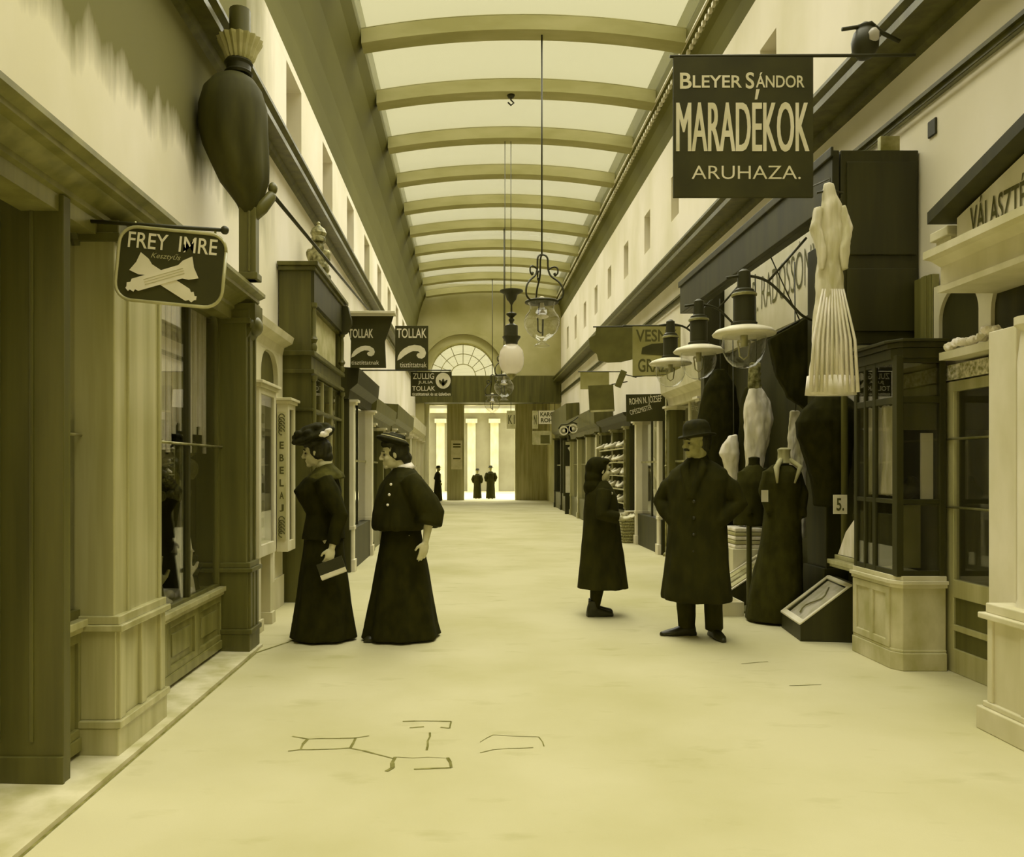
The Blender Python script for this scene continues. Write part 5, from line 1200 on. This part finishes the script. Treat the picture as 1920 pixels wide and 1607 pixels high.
b = MB(); b.loft([[hat @ Vector((r_ * 1.05 * math.cos(a), r_ * math.sin(a), z_)) for a in [2*math.pi*i/36 for i in range(36)]] for r_, z_ in ((.08, -.03), (.125, -.015), (.132, .0), (.12, .012), (.095, .016), (.088, .040), (.05, .046))])
for i in range(4):
    q = MB(); q.ell((.02 - .028 * i, .01, .045), (.028, .045, .022), None, 10, 8); b.add([hat @ p for p in q.v], q.f)
put('hat', remesh(b, 'hat', .008, 2, .004, 30), M_felt, W2, True, local=True)
b = MB(); b.tube([hat @ Vector((.097 * 1.05 * math.cos(a), .097 * math.sin(a), .022)) for a in [2*math.pi*i/30 for i in range(31)]], .006, 6); b.build('hat_band', M_letter_dim, W2, True, local=True)
shoe(W2, (.13, .08), 0); shoe(W2, (.0, -.08), 0)

# --- man in overcoat --------------------------------------------------------
MN = thing('person', 'man in a long dark overcoat and bowler hat, hands in his pockets', 'person', at(1308, 1192, 6.45), R(238))
MN.location.z = 0
HM = headM(.03, 1.565, R(-50), R(3))
arms = [dict(p=((-.02, .175, 1.315), (-.07, .305, 1.08), (.075, .165, .93)), d=(.05, -.25, -1), n=(0, -1, 0), t=(1, 0, .3), curl=(.5, .5, .5, .5)),
        dict(p=((-.02, -.175, 1.315), (-.03, -.305, 1.08), (.075, -.165, .93)), d=(.05, .25, -1), n=(0, 1, 0), t=(1, 0, .3), curl=(.5, .5, .5, .5))]
lg = [((-.02, -.10, .88), (.0, -.10, .48), (-.02, -.095, .09)), ((-.02, .10, .88), (-.01, .11, .48), (-.07, .115, .09))]
body(MN, HM, 1.02, .88, 1.34, .2, arms, lg, [(lg[0][2], R(-50)), (lg[1][2], R(34))], M_skin2)
eyes(MN, HM, 1.02)
b = MB(); rings(b, [(.03, .305, .235, .275), (.03, .34, .24, .278), (.03, .55, .215, .255), (.02, .80, .192, .24), (.01, .98, .18, .232), (.005, 1.15, .172, .235), (-.005, 1.27, .155, .248), (-.015, 1.345, .122, .222), (-.02, 1.385, .10, .165), (-.02, 1.425, .075, .09), (-.015, 1.47, .068, .072)], 48, .03, 7, .8)
for a in arms:
    S, E, Wr = [Vector(p) for p in a['p']]; b.tube([S.lerp(E, .10) * 1.0 + Vector((0, -.02 * (1 if S.y > 0 else -1), -.02)), S.lerp(E, .5), E, E.lerp(Wr, .5), Wr], [.068, .082, .078, .070, .062], 16)
for s in (-1, 1): b.tube([(.05, s * .05, 1.42), (.115, s * .075, 1.36), (.155, s * .04, 1.24), (.185, s * .012, 1.12)], [.028, .036, .030, .012], 8)
put('overcoat', remesh(b, 'overcoat', .010, 3, .010, 8, seed=21), M_black2, MN, True, local=True)
for i in range(4):
    bt = MB(); bt.ell((.200 + .006 * i, .03, 1.10 - .13 * i), (.012, .014, .014), None, 10, 8); bt.build('button', M_leather, MN, True, local=True)
b = MB(); b.lathe([(.064, 1.44), (.066, 1.46), (.06, 1.485), (.056, 1.485)], (-.012, 0, 0), 24); b.build('shirt_collar', M_letter_dim, MN, True, local=True)
b = MB(); b.ell((-.04, 0, .02), (.085, .078, .085)); b.ell((-.06, 0, -.04), (.05, .06, .05)); b.xf(HM); put('hair', remesh(b, 'hair', .008, 2, .004, 40), M_hair, MN, True, local=True)
b = MB(); b.tube([HM @ Vector(p) for p in ((.080, -.035, -.060), (.098, -.012, -.050), (.101, 0, -.052), (.098, .012, -.050), (.080, .035, -.060))], [.006, .011, .009, .011, .006], 8); b.build('moustache', M_hair, MN, True, local=True)
hat = HM @ Matrix.Translation((-.008, 0, .050)) @ Matrix.Rotation(R(3), 4, 'Y')
b = MB(); b.loft([[hat @ Vector((r_ * 1.16 * math.cos(a), r_ * math.sin(a), z_ + (.016 * math.sin(a) ** 2 if r_ > .108 else 0))) for a in [2*math.pi*i/40 for i in range(40)]] for r_, z_ in ((.088, -.006), (.128, -.008), (.134, .0), (.128, .008), (.098, .010), (.096, .06), (.088, .10), (.066, .128), (.03, .138))])
put('bowler_hat', b.mesh('bowler_hat'), M_felt, MN, True, local=True)
for q in lg:
    b = MB(); b.tube([Vector(q[0]), Vector(q[1]), Vector(q[1]).lerp(Vector(q[2]), .6), Vector(q[2]) + Vector((0, 0, -.03))], [.095, .080, .074, .070], 16); put('trouser_leg', remesh(b, 'trouser_leg', .010, 2, .008, 12), M_black2, MN, True, local=True)
shoe(MN, lg[0][2], R(-50), .30, h=0); shoe(MN, lg[1][2], R(34), .30, h=0)

# --- girl -------------------------------------------------------------------
GR = thing('person', 'girl in a dark coat and hood in profile, holding out her bare hand', 'person', at(1130, 1152, 7.4), R(6))
GR.location.z = 0
HM = headM(-.015, 1.345, R(0), R(2))
arms = [dict(p=((-.02, -.13, 1.16), (-.055, -.185, .945), (.125, -.18, .905)), d=(1, .12, .12), n=(-.1, -.25, 1), t=(.2, -1, .2), curl=(.2, .24, .28, .34), k=.85),
        dict(p=((-.02, .13, 1.16), (-.05, .18, .95), (.10, .15, .90)), d=(1, -.3, .05), n=(0, -.3, 1), t=(0, -1, 0), k=.85)]
lg = [((-.02, -.07, .70), (-.04, -.07, .40), (-.09, -.055, .08)), ((-.02, .07, .70), (-.03, .07, .40), (-.06, .055, .08))]
body(GR, HM, .92, .74, 1.155, .13, arms, lg, [(lg[0][2], 0), (lg[1][2], 0)], M_skin, vox=.005)
eyes(GR, HM, .92)
b = MB(); rings(b, [(.0, .255, .238, .215), (.0, .30, .232, .21), (-.005, .50, .205, .19), (-.01, .70, .182, .175), (-.015, .88, .165, .165), (-.015, 1.02, .158, .16), (-.02, 1.12, .145, .155), (-.02, 1.19, .105, .12), (-.02, 1.24, .06, .065)], 44, .05, 8, .3)
for a in arms:
    S, E, Wr = [Vector(p) for p in a['p']]; b.tube([S, S.lerp(E, .5), E, E.lerp(Wr, .5), E.lerp(Wr, .82)], [.068, .07, .066, .058, .054], 14)
put('coat', remesh(b, 'coat', .009, 3, .007, 10, seed=31), M_black2, GR, True, local=True)
b = MB(); b.ell((-.045, 0, .02), (.105, .090, .105)); b.ell((-.07, 0, -.07), (.085, .085, .09)); b.ell((-.075, 0, -.16), (.085, .10, .09)); b.ell((.02, 0, .082), (.06, .075, .035)); b.ell((-.02, 0, -.14), (.07, .085, .05)); b.xf(HM)
put('hood', remesh(b, 'hood', .008, 14, .005, 18), M_black, GR, True, local=True)
for q in lg:
    b = MB(); b.tube([Vector(q[1]), Vector(q[1]).lerp(Vector(q[2]), .4), Vector(q[2])], [.058, .058, .044], 14); b.build('stocking', M_black, GR, True, local=True)
shoe(GR, lg[0][2], 0, .25, h=.05, name='boot'); shoe(GR, lg[1][2], R(4), .25, h=.05, name='boot')

# --- small figures by the far opening --------------------------------------
def far_person(label, px, py, Y, h, rz, skirt=False, m=None, group=None):
    p = thing('person', label, 'person', (AX(px, Y), Y, 0), rz)
    k = h / 1.7
    HMf = headM(.02, 1.57 * k, 0, 0); b = MB()
    rings(b, [(0, .85 * k, .11 * k, .15 * k), (0, 1.05 * k, .09 * k, .13 * k), (0, 1.3 * k, .10 * k, .17 * k), (0, 1.42 * k, .05 * k, .07 * k)], 20)
    b.tube([(0, 0, 1.38 * k), (.01, 0, 1.52 * k)], .055 * k, 10); head_shapes(b, HMf, k)
    for s in (-1, 1):
        b.tube([(0, s * .19 * k, 1.36 * k), (-.05 * k, s * .27 * k, 1.1 * k), (.08 * k, s * .22 * k, .88 * k)], [.05 * k, .042 * k, .03 * k], 10); hand(b, (.08 * k, s * .22 * k, .88 * k), (.3, 0, -1), (0, -s, 0), (1, 0, 0), k=k)
        b.tube([(0, s * .09 * k, .88 * k), (.01, s * .09 * k, .47 * k), (0, s * .09 * k, .06)], [.085 * k, .06 * k, .04 * k], 10); b.ell((.05, s * .09 * k, .035), (.12 * k, .04 * k, .035), None, 10, 8)
    put('body', remesh(b, 'body', .012, 1), M_skin2, p, True, local=True)
    b = MB()
    hem = .03 if skirt else .42
    rings(b, [(0, hem * k, .23 * k, .25 * k), (0, .85 * k, .16 * k, .20 * k), (0, 1.05 * k, .14 * k, .18 * k), (0, 1.3 * k, .14 * k, .21 * k), (0, 1.42 * k, .07 * k, .09 * k)], 28)
    for s in (-1, 1): b.tube([(0, s * .19 * k, 1.34 * k), (-.05 * k, s * .28 * k, 1.1 * k), (.06 * k, s * .235 * k, .92 * k)], [.075 * k, .075 * k, .06 * k], 10)
    put('coat', remesh(b, 'coat', .016, 2), m or M_black2, p, True, local=True)
    b = MB(); b.loft([[HMf @ Vector((r_ * k * math.cos(a), r_ * k * math.sin(a), z_ * k)) for a in [2*math.pi*i/20 for i in range(20)]] for r_, z_ in ((.09, .05), (.14, .045), (.14, .06), (.10, .065), (.095, .14), (.04, .16))]); b.build('hat', M_felt, p, True, local=True)
    b = MB()
    for s in (-1, 1): b.ell((.05, s * .09 * k, .04), (.13 * k, .046 * k, .04), None, 10, 8)
    b.build('shoes', M_leather, p, True, local=True)
far_person('shorter dark figure in a hat outside the far opening, left of a broader one', 895, 936, 35.6, 1.33, R(80), True)
far_person('broader dark figure in a hat outside the far opening, the right one of the pair', 920, 936, 35.4, 1.46, R(95), True)
far_person('distant dark figure in a hat beside the left pier of the far opening', 821, 930, 33.2, 1.45, R(20), True)
# ------------------------------------------------------------------ goods in the windows
def one_glove(name, label, loc, rz, m, k=1.0, group=None):
    """a stuffed glove standing on its cuff, fingers up"""
    b = MB(); b.tube([(0, 0, 0), (0, 0, .05), (0, 0, .10)], [.045, .038, .030], 14)
    hand(b, (0, 0, .09), (0, .05, 1), (0, -1, 0), (1, 0, 0), (.12, .08, .1, .14), 1.0)
    b.xf(Matrix.Scale(k, 4)); o = put(name, remesh(b, name, .006, 2), m, None, True); o.location = loc; o.rotation_euler = (0, 0, rz)
    return tag(o, label, 'glove', group)
GS = 'gloves on display behind the near left window'
g0 = one_glove('glove', 'white glove standing at the near end of the glover\'s window', (-1.93, 4.72, .485), R(70), M_white, 1.1, GS)
for (x, y, k, m_, lab) in ((-1.95, 4.98, 1.25, M_brass, 'tan glove standing beside the white one in the glover\'s window'), (-1.94, 5.50, 1.2, M_paper, 'cream glove standing in the middle of the glover\'s window'), (-1.96, 5.68, 1.0, M_leather, 'black glove standing at the far end of the glover\'s window')):
    c = g0.copy(); c.data = g0.data.copy(); c.data.materials.clear(); c.data.materials.append(m_); COL.objects.link(c); c.location = (x, y, .485); c.scale = (k, k, k); c['label'] = lab
o = MB().box(-1.925, -1.915, 4.62, 4.80, .78, 1.02); tag(o.build('display_card', M_white, None), 'blank white card propped behind the gloves in the near left window', 'card')
o = MB(); o.box(-1.945, -1.925, 4.68, 4.74, .475, .80); tag(o.build('card_stand', M_dwood, None), 'dark stand holding the blank white card in the near left window', 'stand')
b = MB(); b.loft([[Vector((-1.92 + r_ * math.cos(a), 5.36 + r_ * math.sin(a), z_)) for a in [2*math.pi*i/16 for i in range(16)]] for r_, z_ in ((.075, .80), (.06, .82), (.035, 1.0), (.018, 1.12), (.006, 1.16))])
b.tube([(-1.92, 5.36, .475), (-1.92, 5.36, .82)], .018, 8); tag(b.build('paper_cone', M_white, None, True), 'tall white paper cone on a stem in the near left window', 'display')
b = MB()
for i in range(12): b.ell((-1.98 + random.uniform(-.05, .06), 4.5 + .085 * i, .50 + random.uniform(0, .03)), (.06, .08, .035), None, 10, 8)
tag(put('linen_heap', remesh(b, 'linen_heap', .012, 1, .015, 16), M_offwhite, None, True), 'rumpled pale cloth heaped along the bottom of the near left window', 'cloth')
b = MB()
for i in range(16): b.ell((-2.0 + random.uniform(-.06, .05), 4.45 + .085 * i, 1.28 + .12 * math.sin(i * 1.3) + random.uniform(0, .16)), (.06, .07, .07), None, 10, 8)
b.box(-2.06, -2.03, 4.4, 5.8, 1.15, 1.2)
tag(put('dark_garland', remesh(b, 'dark_garland', .014, 1, .03, 14), M_dwood, None, False), 'dark leafy garland strung across the glover\'s window below the blind', 'garland')
# shoes on the shoemaker's shelves
def shoe_mesh():
    f = MB()
    def ring(x, hw, zt): return [Vector((x, hw * math.cos(a), max(0.004, zt * .5 + zt * .5 * math.sin(a)) if math.sin(a) > -.3 else .004)) for a in [2*math.pi*i/14 for i in range(14)]]
    f.loft([ring(-.075, .02, .07), ring(-.06, .036, .12), ring(-.02, .04, .125), ring(.04, .04, .085), ring(.11, .045, .06), ring(.16, .03, .04), ring(.185, .008, .025)])
    f.box(-.075, -.03, -.03, .03, -.025, 0); return remesh(f, 'display_shoe', .009, 2)
sm = shoe_mesh(); SG = 'pale shoes on the shelves behind the girl'
first = True
for r_, z in enumerate((.72, .98, 1.24, 1.50, 1.76)):
    sh = MB().box(2.90, 3.0 - .02, 15.05, 17.85, z - .035, z - .012)
    st_ = sh.build('shop_shelf', M_mwood, None); tag(st_, ('lowest', 'second', 'middle', 'fourth', 'top')[r_] + ' shelf of the shoe display outside the shop behind the girl', 'shelf')
    for i in range(6):
        o = bpy.data.objects.new('display_shoe', sm); COL.objects.link(o)
        if first: sm.materials.append(M_paper); first = False; [setattr(p, 'use_smooth', True) for p in sm.polygons]
        o.location = (2.945, 15.3 + i * .46 + .05 * (r_ % 2), z + .014); o.rotation_euler = (0, 0, R(200 + 25 * ((i + r_) % 3)))
        tag(o, 'small pale shoe on the shelves of the dark shop behind the girl', 'shoe', SG)
b = MB(); b.box(2.90, 2.93, 15.0, 15.04, .6, 1.9); tag(b.build('shelf_upright', M_brass, None), 'thin upright at the near end of the shoe shelves', 'upright'); b = MB(); b.box(2.90, 2.93, 17.86, 17.9, .6, 1.9); tag(b.build('shelf_upright', M_brass, None), 'thin upright at the far end of the shoe shelves', 'upright')
# basket beside the girl
bs = thing('wicker_basket', 'square wicker basket with papers on the floor just right of the girl\'s hand', 'basket', (2.955, 14.68, 0))
b = MB()
for i in range(9):
    z = .03 + .055 * i; e = .15 + .004 * i
    P = [(-e, -e, z), (e, -e, z), (e, e, z), (-e, e, z), (-e, -e, z)]; b.tube(P, .026, 6)
b.box(-.15, .15, -.15, .15, 0, .48); b.build('basket', M_wicker, bs, local=True)
b = MB()
for i in range(5): b.obox(Matrix.Translation((random.uniform(-.05, .05), random.uniform(-.05, .05), .50 + .018 * i)) @ Matrix.Rotation(random.uniform(-.4, .4), 4, 'Z'), .24, .20, .014)
b.build('papers', M_paper, bs, local=True)
# fabrics in the far-right windows
b = MB(); b.loft([[Vector((AX(px, 12.35), 12.42, AZ(py, 12.35))) + Vector((0, dy, 0)) for dy in (-.02, .02)] + [Vector((AX(qx, 12.35), 12.42, AZ(py, 12.35))) + Vector((0, dy, 0)) for dy in (.02, -.02)] for px, qx, py in ((1257, 1266, 1000), (1258, 1275, 900), (1259, 1277, 830), (1262, 1276, 790))])
tag(put('white_drape', remesh(b, 'white_drape', .012, 1, .01, 16), M_white, None, True), 'long white cloth draped just left of the man\'s face and shoulder', 'cloth')
for i, (y0, z0, z1, lab) in enumerate(((12.75, 1.55, 2.05, 'pale folded fabric at the top of the dark window left of the man'), (13.1, 1.05, 1.55, 'pale folded fabric at mid height in the dark window left of the man'), (13.0, .62, 1.0, 'pale fabric at the bottom of the dark window left of the man'))):
    b = MB(); b.prism([(y0, z0), (y0 + .28, z0 + .12), (y0 + .75, z1), (y0 + .55, z1), (y0 + .1, z0 + .3)], 'x', 3.115, 3.15)
    tag(put('window_fabric', remesh(b, 'window_fabric', .012, 1, .010, 16), M_paper, None, True), lab, 'cloth', 'fabrics in the dark window left of the man')
# feather goods and boxes in the left windows
for (y, z, lab) in ((10.75, 1.30, 'white feather bunch on the rail of the black feather shopfront'), (11.4, .95, 'pale feather bunch lower in the black feather shopfront')):
    b = MB()
    for i in range(7): b.tube([(-1.70, y, z), (-1.70 + .02 * math.sin(i), y + .03 * (i - 3), z + .12), (-1.69, y + .05 * (i - 3), z + .22 - .01 * abs(i - 3))], [.012, .03, .012], 6)
    tag(put('feather_bunch', remesh(b, 'feather_bunch', .01, 1, .008, 30), M_white, None, True), lab, 'feathers')
for i, (y, z, m_, lab) in enumerate(((8.45, .66, M_paper, 'pale box in the window of the two-storey shopfront, nearest one'), (9.0, .66, M_brass, 'tan box in the middle of the two-storey shopfront window'), (9.55, .66, M_paper, 'pale box in the far part of the two-storey shopfront window'))):
    tag(MB().box(-1.84, -1.68, y, y + .2, z, z + .16 + .06 * i).build('display_box', m_, None, bevel=.006), lab, 'box')

bpy.data.scenes.remove(TMP)
